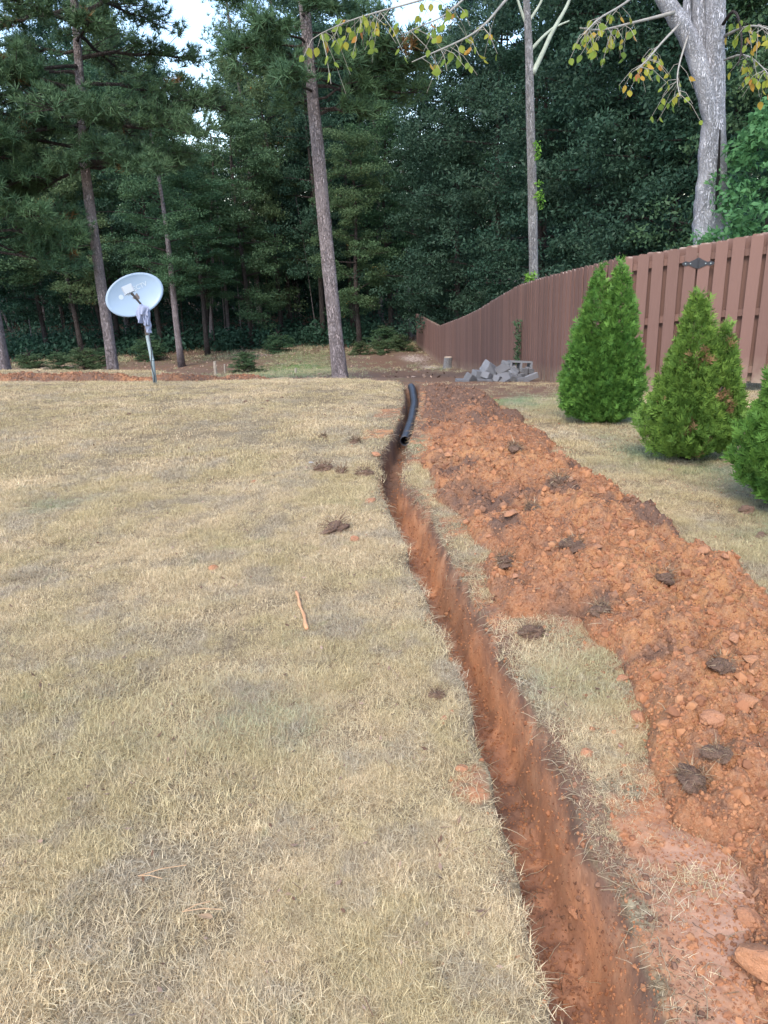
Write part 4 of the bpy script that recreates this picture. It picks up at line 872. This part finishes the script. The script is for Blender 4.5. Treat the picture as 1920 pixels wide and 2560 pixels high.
# ------------------------------------------------------------ broadleaf crowns
def leaf_cloud(C, rad, per, size, seed, flat=.45, upb=.8):
    r = np.random.default_rng(seed); n = len(C) * per; c = np.repeat(C, per, 0); rd = np.repeat(rad, per)
    d = r.normal(0, 1, (n, 3)); d /= np.linalg.norm(d, axis=1)[:, None]; d *= (r.uniform(0, 1, n) ** .5)[:, None]; d[:, 2] *= flat; P = c + d * rd[:, None]
    nn = r.normal(0, 1, (n, 3)) + [0, -.25, upb]; nn /= np.linalg.norm(nn, axis=1)[:, None]
    a = np.cross(nn, r.normal(0, 1, (n, 3))); a /= np.linalg.norm(a, axis=1)[:, None]; b = np.cross(nn, a); s = (size * r.uniform(.6, 1.35, n))[:, None]
    v = np.stack([P - a * s, P - b * s * .45 + nn * s * .12, P + a * s, P + b * s * .45 + nn * s * .12], 1).reshape(-1, 3); f = np.arange(len(v)).reshape(-1, 4)
    t = np.repeat(np.clip(np.repeat(r.uniform(0, 1, len(C)), per) * .55 + r.uniform(0, 1, n) * .45, 0, 1), 4)
    return v, f, t
def crown_proto(seed, H, R, nclump, per, size, mt, top=.35, low=0.0, name='crown'):
    """unit-less crown: base at z=0, height H; limbs from the axis carry leaf sprays"""
    r = np.random.default_rng(seed); C = []; rad = []; mb = MB(); 
    nl = max(8, nclump // 9)
    for k in range(nl):
        t = (k + r.uniform(0, 1)) / nl; z = H * t; a = k * 2.4 + r.normal(0, .4); prof = np.interp(t, [0, .2, .5, .8, 1], [.75 + low, 1, .95, .7, .25]); L = R * prof * r.uniform(.65, 1.12); rise = r.uniform(-.05, .35) * L + top * t
        P = [np.array([0, 0, z]), np.array([cos(a) * L * .5, sin(a) * L * .5, z + rise * .7]), np.array([cos(a) * L, sin(a) * L, z + rise])]
        mb.tube(P, [.05 + .03 * (1 - t), .035, .012], 4)
        for j in range(9):
            q = r.uniform(.3, 1.05); c = P[0] + (P[2] - P[0]) * q + r.normal(0, 1, 3) * [.16 * R, .16 * R, .10 * R]; C.append(c); rad.append(R * r.uniform(.14, .30))
    v, f, t = leaf_cloud(np.array(C), np.array(rad), per, size, seed)
    me = np_mesh(name, v, f, mt, False, dict(tint=t)); lb = bpy.data.meshes.new('limbs'); lb.from_pydata(np.vstack(mb.v).tolist(), [], mb.f); lb.materials.append(M_DBARK)
    return me, lb
P_D = [crown_proto(1000 + i, 14, 3.6, 290, 150, .082, M_LEAF_D) for i in range(2)]
P_M = [crown_proto(1010 + i, 14, 3.4, 290, 150, .082, M_LEAF_M) for i in range(2)]
P_O = [crown_proto(1020 + i, 14, 3.3, 260, 150, .08, M_LEAF_O) for i in range(2)]
P_B = [crown_proto(1030 + i, 2.2, 1.3, 170, 60, .055, mt, low=.25) for i, mt in enumerate((M_LEAF_O, M_LEAF_M))]
def trunk_mesh(seed, H, r0, r1, n=10, mt=M_DBARK, bend=.25):
    r = np.random.default_rng(seed); k = 10; P = [np.array([bend * sin(i * .7 + seed) * i / k, bend * cos(i * .5 + seed) * i / k, -.3 + (H + .3) * i / (k - 1)]) for i in range(k)]
    R = [r0 * (1.25 if i == 0 else 1) + (r1 - r0) * i / (k - 1) for i in range(k)]; mb = MB(); mb.tube(P, R, n, .12, seed=seed)
    me = bpy.data.meshes.new('trunk'); me.from_pydata(np.vstack(mb.v).tolist(), [], mb.f); me.materials.append(mt); me.polygons.foreach_set('use_smooth', [True] * len(me.polygons)); return me
TR_D = [trunk_mesh(i, 15, .17, .05) for i in range(3)]; TR_G = [trunk_mesh(10 + i, 15, .15, .05, mt=M_PBARK) for i in range(2)]
def tree(x, y, H, cb, R, proto, lab, name='forest_tree', group='trees of the wood behind the yard', trk=None, tr=1.0, seed=0):
    e = empty(name, (x, y, float(Hg(x, y))), lab, 'tree', group); rz = random.uniform(0, 6.28)
    t = link('trunk', trk or TR_D[seed % 3], e); t.scale = (tr, tr, H * .9 / 15); t.rotation_euler = (0, 0, rz)
    c = link('crown', proto[0], e, (0, 0, cb)); k = (H - cb) / 14.0; c.scale = (R / 3.5, R / 3.5, k); c.rotation_euler = (random.uniform(-.05, .05), random.uniform(-.05, .05), rz)
    l = link('limbs', proto[1], e, (0, 0, cb)); l.scale = c.scale; l.rotation_euler = c.rotation_euler
    return e
def vx(vpx, Y): return float(at(vpx * 1.15732, 700, Y)[0])
SH = 'one of the tall broadleaf trees massed at the back of the wood'
# front row of the wood: (view px, Y, height, crown base, radius, proto, label)
row1 = [(-30, 47, 14.5, 4.2, 3.8, P_M[0], 'dark green tree at the far left edge of the wood'), (75, 50, 13.5, 2.6, 3.4, P_D[0], 'dense dark tree behind the left pine trunk'), (150, 47.5, 13, 3.3, 2.8, P_O[0], 'olive leaved tree just left of the satellite dish'),
        (235, 52, 16, 3.2, 3.6, P_M[1], 'tall mid green tree directly behind the satellite dish'), (330, 49, 15, 2.9, 3.0, P_D[1], 'dark tree right of the satellite dish'), (430, 46.5, 10.5, 3.4, 3.0, P_M[0], 'shorter green tree with low spreading sprays right of the dish'),
        (530, 49, 13.5, 2.0, 2.8, P_M[1], 'green tree halfway between the dish and the big pine'), (600, 52, 17, 2.6, 3.0, P_O[1], 'olive tree left of the big pine trunk'), (690, 50, 17, 3.6, 3.0, P_D[0], 'dark tree hidden behind the big pine trunk'),
        (770, 47, 11.5, 1.9, 2.4, P_O[0], 'olive tree with drooping low foliage right of the big pine'), (840, 50, 14, 2.2, 3.0, P_M[0], 'dark green tree above the end of the dirt track'), (925, 47, 14, 1.2, 2.9, P_D[1], 'dense bushy tree behind the far end of the fence'),
        (990, 44, 15, 1.0, 3.4, P_D[0], 'broad dark evergreen leaning over the dip in the fence'), (1075, 42, 17, 1.5, 3.8, P_D[1], 'tall dark tree above the middle of the fence'), (1170, 38, 16, 1.2, 3.6, P_D[0], 'dark tree behind the slim lichen trunk'),
        (1260, 35, 16, 1.0, 3.6, P_D[1], 'dark grey green tree above the twin tipped shrub'), (1350, 32, 16, .8, 3.7, P_D[0], 'dark tree between the slim trunk and pale tree'), (1450, 30, 16, .8, 3.6, P_D[1], 'dark tree immediately left of the pale forked tree'),
        (1560, 28, 16, .8, 3.6, P_D[0], 'dark tree behind the pale forked tree'), (1680, 26, 16, .8, 3.6, P_M[1], 'green tree at the right edge above the fence')]
for i, (px, Yd, H, cb, R, pr_, lab) in enumerate(row1): tree(vx(px, Yd), Yd, H, cb, R, pr_, lab, group='trees along the front of the wood', seed=i)
r2 = random.Random(4)
for row, (Yd, n) in enumerate(((58, 15), (68, 15), (80, 16))):
    for i in range(n):
        px = -120 + 1900 * (i + r2.uniform(.15, .85)) / n; gap = any(abs(px - g) < w for g, w in ((458, 62), (955, 75), (60, 100)))
        H = (r2.uniform(16.5, 23) + row * 2.2) if not gap else r2.uniform(11.5, 14) + row * 1.2
        if px > 1050: H = min(H, 22)
        tree(vx(px, Yd + r2.uniform(-3, 3)), Yd + r2.uniform(-3, 3), H, r2.uniform(2.5, 5), r2.uniform(3.2, 4.4), r2.choice([P_D[0], P_D[1], P_M[0], P_M[1], P_O[0]]), SH, seed=i)
tree(vx(368, 41) , 41, 13, 4.4, 2.3, P_M[1], 'grey brown trunked tree just right of the satellite dish pole', group='trees along the front of the wood', trk=TR_G[0], tr=1.25)
# slender bare trunks in the understorey
for i in range(46):
    px = r2.uniform(-20, 900); Yd = r2.uniform(49, 62); x_ = vx(px, Yd); big = r2.random() < .35
    o = link('slender_tree', (TR_G if r2.random() < .5 else TR_D)[i % 2], None, (x_, Yd, float(Hg(x_, Yd)))); k = r2.uniform(.7, .9) if big else r2.uniform(.16, .36)
    o.scale = (k, k, r2.uniform(.5, .9)); o.rotation_euler = (r2.gauss(0, .05), r2.gauss(0, .07), r2.uniform(0, 6)); tag(o, 'one of the slender bare trunks in the dark understorey of the wood', 'tree', 'bare trunks in the understorey')
for px, Yd, k, ln, lab in [(222, 40, .75, .03, 'thin grey trunk behind the left pine trunk'), (430, 44, 1.0, .16, 'dark leaning trunk between the dish and big pine'), (620, 45, .9, .03, 'narrow dark trunk left of the big pine'), (690, 44, .8, .0, 'narrow trunk beside the left edge of the big pine'),
                           (888, 46, 1.5, .0, 'thick dark pine trunk above the far end of the dirt track'), (1168, 30, 1.1, .02, 'dark trunk beside the slim lichen trunk'), (758, 45, 1.3, .0, 'short thick dark trunk right of the big pine at the wood edge')]:
    Yd = Yd + 8; x_ = vx(px, Yd); o = link('bare_trunk', TR_D[0] if px != 362 else TR_G[0], None, (x_, Yd, float(Hg(x_, Yd)))); o.scale = (k, k, .85) if px != 362 else (1.6, 1.6, .42); o.rotation_euler = (0, -ln, px); tag(o, lab, 'tree')
# undergrowth
for px, py, Yd, sc_, k, lab in [(510, 768, 37, .62, 0, 'bright green bush by the wooden stakes'), (30, 760, 40, .7, 0, 'green bush at the far left edge of the wood'), (95, 762, 42, .6, 1, 'dark low bush at the wood edge left of the pine trunk'), (150, 755, 41, .75, 0, 'weedy bush left of the left pine trunk'), (185, 752, 43, .6, 1, 'dark weedy bush beside the left pine trunk'),
                                (300, 750, 45, .8, 1, 'dark bush behind the satellite dish pole'), (770, 745, 43, .45, 0, 'low green weeds at the wood edge right of the big pine'), (815, 742, 43, .5, 0, 'green weeds at the far end of the dirt track'), (860, 735, 44, .55, 0, 'green bush left of the far fence end'), (830, 690, 46, .8, 1, 'dark bush behind the weeds at the end of the track'), (590, 740, 46, .7, 1, 'dark bush behind the green patch')]:
    sc_ *= .8; x_ = vx(px, Yd); e = empty('wood_edge_bush', (x_, Yd, float(Hg(x_, Yd))), lab, 'bush', 'bushes along the wood edge'); c = link('foliage', P_B[k][0], e); c.scale = (sc_ * 1.3, sc_ * 1.3, sc_ * .75); c.rotation_euler = (0, 0, px); l = link('stems', P_B[k][1], e); l.scale = (sc_,) * 3
# far wood: one mass closing the view between the trunks
def far_wood():
    r = np.random.default_rng(77); C = []; n = 900; a = np.stack([r.uniform(-75, 60, n), r.uniform(88, 120, n), r.uniform(-4, 9, n)], 1)
    b = np.stack([r.uniform(-38, 6, 620), r.uniform(57, 76, 620), r.uniform(-6, 3, 620)], 1); b = np.vstack([b, np.stack([r.uniform(-34, 3, 260), r.uniform(53.5, 57, 260), r.uniform(-6.6, -3.6, 260)], 1)]); C = np.vstack([a, b])
    k_ = r.uniform(-32, 1.5, 330); ky = r.uniform(48, 53, 330) + .8 * np.sin(k_); b = np.vstack([b, np.stack([k_, ky, Hg(k_, ky) + r.uniform(.0, .9, 330)], 1)]); a = np.vstack([a, np.stack([r.uniform(-52, 10, 560), r.uniform(74, 86, 560), r.uniform(-7, 2.5, 560)], 1)]); C1, C2 = a, b; v, f, t = leaf_cloud(C1, np.full(len(C1), 3.2), 44, .40, 5, .9); v2, f2_, t2 = leaf_cloud(C2, np.concatenate([np.full(len(C2) - 330, 1.9), np.full(330, .95)]), 80, .13, 6, .8); f = np.vstack([f, f2_ + len(v)]); v = np.vstack([v, v2]); t = np.concatenate([t, t2]); return np_mesh('far_wood', v, f, M_LEAF_D, False, dict(tint=t))
tag(link('far_wood', far_wood()), 'dark distant depths of the wood', kind='stuff')

# bright leafy bush behind the fence, right
b = at(1915, 560, 12.6); b[2] = hb(b[0], 12.6); e = empty('leafy_bush', b, 'bright green broadleaf bush rising behind the fence at the right edge', 'bush')
C = []; r3 = np.random.default_rng(8)
for k in range(170): t = r3.uniform(0, 1); a = r3.uniform(0, 6.28); R = 1.0 * np.interp(t, [0, .4, .75, 1], [.9, 1, .75, .15]) * r3.uniform(.6, 1.05); C.append((R * cos(a), R * sin(a), .3 + 3.7 * t))
v, f, t = leaf_cloud(np.array(C), np.full(170, .26), 60, .055, 12, .6, .5); link('foliage', np_mesh('foliage', v, f, M_BRIGHT, False, dict(tint=t)), e)
MB().tube([(0, 0, -.2), (0, 0, 1.5), (.05, 0, 3.6)], [.06, .05, .02], 8).build('trunk', M_DBARK, e)

# ------------------------------------------------------------ pines
def needle_tufts(P, D, seed, L=.18, n=18, w=.009):
    r = np.random.default_rng(seed); m_ = len(P); P = np.repeat(P, n, 0); D = np.repeat(D, n, 0) + r.normal(0, .62, (m_ * n, 3)); D /= np.linalg.norm(D, axis=1)[:, None]
    s = np.cross(D, r.normal(0, 1, D.shape)); s /= np.linalg.norm(s, axis=1)[:, None]; l = (L * r.uniform(.7, 1.15, len(P)))[:, None]
    v = np.stack([P - s * w, P + s * w, P + D * l - [0, 0, .015]], 1).reshape(-1, 3); f = np.arange(len(v)).reshape(-1, 3)
    return v, f
def pine(px, py, Yd, tr_px, lab, branches, seed, r_base=.14, group=None, extra=0):
    """tr_px: trunk centre line in photo pixels with radii (m); branches: list of (t height m, azimuth, length, droop, density)"""
    b = at(px, py, Yd); b[2] = float(Hg(b[0], b[1])); e = empty('pine_tree', b, lab, 'tree', 'pine trees on the lawn edge'); r = np.random.default_rng(seed)
    P = [np.array([0, 0, -.25]), np.array([0, 0, 0.0])] + [at(x_, y_, Yd) - b for x_, y_ in tr_px[1:]]; P = np.array(P)
    topd = (P[-1] - P[-2]); topd /= topd[2]; P = np.vstack([P, P[-1] + topd * 3, P[-1] + topd * 6.5]); zs = P[:, 2]
    zz_ = np.concatenate([[-.25, 0, .12, .35], np.linspace(.7, zs[-1], 46)]); Q = np.stack([np.interp(zz_, zs, P[:, 0]), np.interp(zz_, zs, P[:, 1]), zz_], 1)
    R = r_base * np.interp(zz_, [-.25, 0, .15, .5, 4, zs[-1]], [1.45, 1.28, 1.14, 1.04, .84, .2])
    MB().tube(Q, R, 26, .10, seed=seed).build('trunk', M_PBARK, e, True)
    TP = []; TD = []; br = MB(); tt = []
    for (z, az, L, rise, dens) in branches:
        p0 = np.array([np.interp(z, zs, P[:, 0]), np.interp(z, zs, P[:, 1]), z]); d = np.array([cos(az), sin(az), 0]); 
        K = 6; B = [p0 + d * L * (i / K) + np.array([0, 0, rise * L * (i / K) - .10 * L * (i / K) ** 2]) + r.normal(0, .03, 3) * (i > 0) for i in range(K + 1)]
        br.tube(B, np.linspace(.035, .008, K + 1) * min(1.3, L / 1.8), 6)
        ns = int(15 * L * dens)
        for k in range(ns):
            q = r.uniform(.30, 1.0); i = min(K - 1, int(q * K)); s0 = B[i] + (B[i + 1] - B[i]) * (q * K - i); a2 = az + r.choice([-1, 1]) * r.uniform(.2, 1.2); l2 = L * r.uniform(.12, .40) * (1.15 - q * .5)
            d2 = np.array([cos(a2), sin(a2), r.uniform(-.25, .55)]); s1 = s0 + d2 * l2; br.tube([s0, (s0 + s1) / 2 + [0, 0, .02], s1], [.009, .007, .004], 4)
            c = .99 if r.uniform() < .012 else r.uniform(.1, .9)
            for j in range(5):
                qq = r.uniform(.4, 1.05); TP.append(s0 + (s1 - s0) * qq + r.normal(0, .05, 3)); TD.append(d2 * .6 + np.array([0, 0, .55])); tt.append(c)
    TP = np.array(TP); TD = np.array(TD); v, f = needle_tufts(TP, TD, seed + 1); t = np.repeat(np.clip(np.array(tt), 0, 1), 54)
    link('needles', np_mesh('needles', v, f, M_NEEDLE, False, dict(tint=t)), e); br.build('branches', M_DBARK, e)
    return e
def zpix(px, py, Yd, base): return float(at(px, py, Yd)[2] - base)
r5 = random.Random(9)
bz = float(Hg(-.7, 14.5)); z0 = zpix(780, 300, 14.5, bz)
brs = [(z0 + .05, .35, 1.7, .28, .2), (z0 + .3, -.2, 1.2, .35, .2)]
for k in range(34):
    z = z0 + .15 + 4.6 * (k / 34); L = (1.15 if k < 24 else 1.0) * r5.uniform(.7, 1.15); az = k * 2.4 + r5.uniform(-.4, .4); brs.append((z, az, L, r5.uniform(-.05, .35), 1.0))
brs += [(z0 + .75, 0.1, 1.9, .05, 1.5), (z0 + .95, -.3, 2.0, .05, 1.4), (z0 + 1.1, 3.2, 1.2, .1, 1.5), (z0 + .5, .1, 1.7, .0, 1.2)]
pine(851, 950, 14.5, [(851, 950), (838, 820), (825, 700), (806, 500), (790, 330), (778, 200), (765, 60)], 'big straight pine with pinkish grey trunk standing in the middle of the picture', brs, 61, .128)
bz = float(Hg(-5.9, 17.5)); z1 = zpix(215, 430, 17.5, bz); brs = []
for k in range(46):
    z = z1 + .1 + 6.6 * (k / 46) ** 1.15; L = np.interp(k, [0, 8, 30, 46], [2.0, 2.6, 2.3, 1.2]) * r5.uniform(.7, 1.12); brs.append((z, k * 2.4 + r5.uniform(-.5, .5), L, r5.uniform(-.12, .28), 1.0))
brs += [(z1 + .1, 0.2, 2.0, .10, 1.6), (z1 + .2, -.6, 2.2, -.05, 1.5), (z1 + .3, 3.5, 2.2, -.28, 1.6), (z1 + .15, 3.0, 2.0, -.35, 1.6), (z1 + 1.2, 0.0, 2.9, .05, 1.4), (z1 + .9, -.3, 2.7, -.05, 1.4), (z1 + 1.5, 3.3, 2.8, -.1, 1.4), (z1 + .05, -1.7, 1.2, .1, .9)]
pine(283, 935, 17.5, [(283, 935), (266, 800), (250, 690), (228, 540), (212, 420), (205, 320), (200, 200), (190, 60)], 'left pine with heavy green boughs, standing behind the satellite dish', brs, 62, .118)
bz = float(Hg(-8.4, 17.0)); z2 = zpix(0, 640, 17, bz); brs = []
for k in range(30):
    z = z2 + .1 + 3.4 * (k / 30); brs.append((z, k * 2.4, r5.uniform(1.3, 2.0), r5.uniform(-.2, .2), .9))
brs += [(z2 + .5, -.1, 2.0, -.05, 1.6), (z2 + .2, .3, 1.6, -.1, 1.6)]
pine(8, 932, 17.0, [(8, 932), (-18, 780), (-45, 600), (-60, 400), (-70, 200), (-80, 60)], 'pine at the left edge of the picture, mostly outside the frame', brs, 63, .15)
# taller background pines whose crowns stand above the wood
for i, (px, Yd, H) in enumerate([(260, 60, 22), (555, 58, 24), (640, 62, 25), (820, 58, 21)]):
    x_ = vx(px, Yd); e = empty('background_pine', (x_, Yd, float(Hg(x_, Yd))), ['tall pine crown above the wood over the dish', 'tall pine right of the sky gap, above the wood', 'tall pine crown left of the big pine top', 'pine crown with sky around it right of the big pine'][i], 'tree', 'tall pines behind the wood edge')
    t = link('trunk', TR_G[1], e); t.scale = (1.4, 1.4, H * .95 / 15); r = np.random.default_rng(i + 40); C = []
    for k in range(80): q = r.uniform(0, 1); a = r.uniform(0, 6.28); R = 3.3 * (1 - q * .7) * r.uniform(.3, 1); C.append((R * cos(a), R * sin(a), H * .45 + H * .55 * q))
    C = np.array(C); TP = np.repeat(C, 26, 0) + r.normal(0, 1, (80 * 26, 3)) * [.55, .55, .22]; v, f = needle_tufts(TP, np.tile([0, 0, .6], (len(TP), 1)), i, .34, 10, .022)
    link('needles', np_mesh('needles', v, f, M_NEEDLE, False, dict(tint=np.repeat(r.uniform(.1, .9, len(TP)), 30))), e)

# ------------------------------------------------------------ slim lichen tree behind the fence
def Z2(x_, y_): return 960 + x_ / 1.728, y_ / 1.728
def pxtube(e, b, pts, Yd, n=16, rough=.1, seed=0, mt=M_GBARK, name='trunk', Y2=None, fine=6):
    P = []; R = []
    for i, (x_, y_, r_) in enumerate(pts):
        yy_ = Yd if Y2 is None else Yd + (Y2 - Yd) * i / (len(pts) - 1); P.append(at(x_, y_, yy_) - b); R.append(r_ * yy_ / FPX * (.62 if name == 'branch' and Y2 is not None else 1.0))
    P = np.array(P); R = np.array(R); t = np.linspace(0, len(P) - 1, (len(P) - 1) * fine + 1); k = np.arange(len(P))
    Q = np.stack([np.interp(t, k, P[:, j]) for j in range(3)], 1)
    if len(Q) > 5:
        ker = np.array([1, 2, 3, 2, 1]) / 9.; Q2 = Q.copy()
        for j in range(3): Q2[2:-2, j] = np.convolve(Q[:, j], ker, 'valid')
        Q = Q2
    return MB().tube(Q, np.interp(t, k, R), n, rough, seed=seed).build(name, mt, e, True)
Ys = 17.0; b = at(1336, 700, Ys); b[2] = hb(b[0], Ys); e = empty('slim_tree', b, 'slim grey lichen spotted tree with leafless forks behind the fence', 'tree')
low = (Z2(650, 1250)[0], 0)
pb = [(1337, 1000, 13)] + [Z2(645, 1100) + (11,), Z2(640, 800) + (10.5,), Z2(632, 500) + (9.8,), Z2(626, 200) + (8.5,), Z2(615, 0) + (7,), Z2(600, -300) + (5,), Z2(590, -700) + (3,)]
pxtube(e, b, pb, Ys, 18, .12, 3, M_GBARK)
for i, bb in enumerate([[(642, 320, 6), (690, 220, 5), (725, 140, 4.5), (790, 30, 3.5), (830, -80, 2)], [(636, 215, 4), (680, 165, 3), (730, 120, 2.5), (800, 90, 1.5)], [(625, 130, 4), (590, 40, 3), (560, -60, 2)], [(628, 90, 3.5), (680, 10, 2.5), (700, -80, 2)]]):
    pxtube(e, b, [Z2(q[0], q[1]) + (q[2],) for q in bb], Ys, 8, .1, i, M_LICH, 'branch')
def cluster(e, b, spots, Yd, rad, per, size, mt, name):
    C = np.array([at(x_, y_, Yd) - b for x_, y_ in spots]); v, f, t = leaf_cloud(C, np.full(len(C), rad), per, size, 3, 1, .2); return link(name, np_mesh(name, v, f, mt, False, dict(tint=t)), e)
cluster(e, b, [Z2(x_, y_) for x_, y_ in ((662, 625), (665, 650), (660, 680), (668, 790), (672, 830), (680, 860), (675, 890), (665, 850))], Ys - .12, .09, 22, .035, M_IVY, 'ivy')
cluster(e, b, [(1322, 690), (1318, 697), (1328, 700), (1335, 688)], Ys - .25, .09, 22, .04, M_IVY, 'ivy')

# ------------------------------------------------------------ pale forked tree behind the fence
Yt = 13.2; b = at(1779, 620, Yt); b[2] = hb(b[0], Yt); e = empty('pale_forked_tree', b, 'large pale barked tree forking above the fence, with yellowing hanging leaves', 'tree')
def Q2(*a): return [Z2(x_, y_) + (r_ / 1.728,) for x_, y_, r_ in a]
pxtube(e, b, [(1779, 900, 50)] + Q2((1412, 1100, 74), (1412, 960, 68), (1412, 850, 62), (1418, 700, 52), (1424, 500, 42), (1428, 300, 37), (1430, 120, 36), (1432, 0, 35), (1440, -300, 30), (1450, -800, 16)), Yt, 30, .14, 8, M_LBARK)
pxtube(e, b, Q2((1424, 600, 26), (1412, 500, 32), (1385, 380, 34), (1350, 240, 35), (1300, 130, 34), (1225, 20, 31), (1120, -150, 26), (980, -400, 16)), Yt - .05, 22, .12, 9, M_LBARK, 'fork')
pxtube(e, b, Q2((1400, 330, 24), (1376, 200, 27), (1362, 90, 27), (1358, 0, 27), (1350, -300, 20)), Yt + .12, 20, .1, 10, M_LBARK, 'fork')
pxtube(e, b, Q2((1310, 120, 18), (1305, 60, 16), (1315, -60, 13)), Yt + .1, 12, .1, 11, M_LBARK, 'fork')
pxtube(e, b, [(1805, 640, 24)] + Q2((1462, 1040, 26), (1462, 950, 27), (1458, 850, 22), (1450, 760, 12)), Yt - .12, 14, .2, 12, M_LBARK, 'root_flare')
pxtube(e, b, Q2((1434, 905, 4), (1441, 860, 9), (1440, 820, 7), (1446, 700, 5), (1452, 560, 3)), Yt - .36, 10, .2, 13, M_INSHADE, 'hollow')  # black strip on the bark, painting the shade of a hollow seam
LM = leafshape(1, .75); LM.materials.append(M_YLEAF); LM2_ = leafshape(1, .6, .35); LM2_.materials.append(M_YLEAF)
limbs = [
    ([(1500, -230, 9), (1380, -110, 7), (1270, -10, 5), (1225, 50, 4), (1185, 85, 3.5), (1130, 112, 3), (1075, 135, 2.2), (1030, 155, 1.5)], 12.5, 9.5, 16, M_TWIG),
    ([(1380, -110, 6), (1200, -60, 5), (1080, -5, 3.5), (960, 25, 3), (860, 55, 2), (800, 85, 1.4)], 11.5, 9.0, 38, M_TWIG),
    ([(1300, -60, 5), (1180, -30, 4), (1120, 40, 3), (1060, 60, 2), (1010, 85, 1.5)], 11.5, 9.4, 14, M_TWIG),
    ([(1690, 30, 7), (1620, 48, 5), (1560, 62, 4), (1500, 78, 3), (1450, 70, 2)], 13.1, 10.5, 18, M_TWIG),
    ([(1640, -60, 6), (1560, 15, 4), (1500, 40, 3), (1460, 85, 2)], 12.8, 10.0, 14, M_TWIG),
    ([(1700, 60, 5), (1650, 110, 3.5), (1620, 150, 2.8), (1590, 175, 2)], 13, 10.2, 18, M_TWIG),
    ([(1720, 90, 4), (1700, 150, 3), (1690, 200, 2.2), (1700, 240, 1.5)], 13, 10.8, 13, M_TWIG),
    ([(1808, 60, 6), (1835, 15, 5), (1852, 60, 4), (1856, 120, 3), (1845, 165, 2)], 13, 10.8, 14, M_DBARK),
    ([(1812, 90, 6), (1850, 70, 4), (1900, 60, 3), (1950, 90, 2)], 13, 10.4, 14, M_TWIG),
    ([(1812, 150, 4), (1860, 130, 3), (1900, 160, 2), (1925, 190, 1.5)], 13, 10.6, 14, M_TWIG)]
r6 = random.Random(3); nl = 0
for i, (pts, Y0, Y1, ntw, mt) in enumerate(limbs):
    pxtube(e, b, pts, Y0, 7, .1, 20 + i, mt, 'branch', Y2=Y1, fine=3); tw = MB(); seen = 0
    for k in range(ntw):
        q = r6.uniform(.35, 1.0); f_ = q * (len(pts) - 1); j = min(len(pts) - 2, int(f_)); u_ = f_ - j; x_ = pts[j][0] + (pts[j + 1][0] - pts[j][0]) * u_; y_ = pts[j][1] + (pts[j + 1][1] - pts[j][1]) * u_; Yq = Y0 + (Y1 - Y0) * q
        s = at(x_, y_, Yq) - b; L = r6.uniform(.15, .50); a_ = r6.uniform(0, 6.28); d = np.array([cos(a_) * .7, sin(a_) * .7, -r6.uniform(.35, 1.1)]); mid = s + d * L * .5 + [0, 0, .05]; en = s + d * L; tw.tube([s, mid, en], [.004, .003, .002], 4)
        for h in range(r6.choice([1, 2, 2])):
            t_ = r6.uniform(.4, 1.0); pp = (s + (mid - s) * t_ * 2) if t_ < .5 else (mid + (en - mid) * (t_ * 2 - 1)); o = link('leaf', LM if r6.random() < .6 else LM2_, e, pp); sz = r6.uniform(.07, .115)
            o.scale = (sz, sz, sz); o.rotation_euler = (r6.gauss(0, .35), r6.gauss(0, .5), r6.uniform(-1.2, 1.2)); nl += 1
    tw.build('twigs', mt, e)
print('leaves', nl)
# thin vine on fence
p = at(1286, 930, 15.9); gz = hb(p[0], p[1]); e = empty('fence_vine', (2.93, 16.0, gz), 'thin green vine climbing the fence behind the rubble pile', 'vine'); r = np.random.default_rng(2)
C = np.stack([r.normal(-.04, .03, 26), r.normal(0, .05, 26), np.linspace(.05, 1.15, 26)], 1); v, f, t = leaf_cloud(C, np.full(26, .07), 16, .03, 4, 1, .1); link('foliage', np_mesh('foliage', v, f, M_LEAF_M, False, dict(tint=t)), e)
MB().tube([(-.02, 0, -.05), (-.03, .02, .6), (-.02, 0, 1.15)], .006, 5).build('stem', M_DBARK, e)
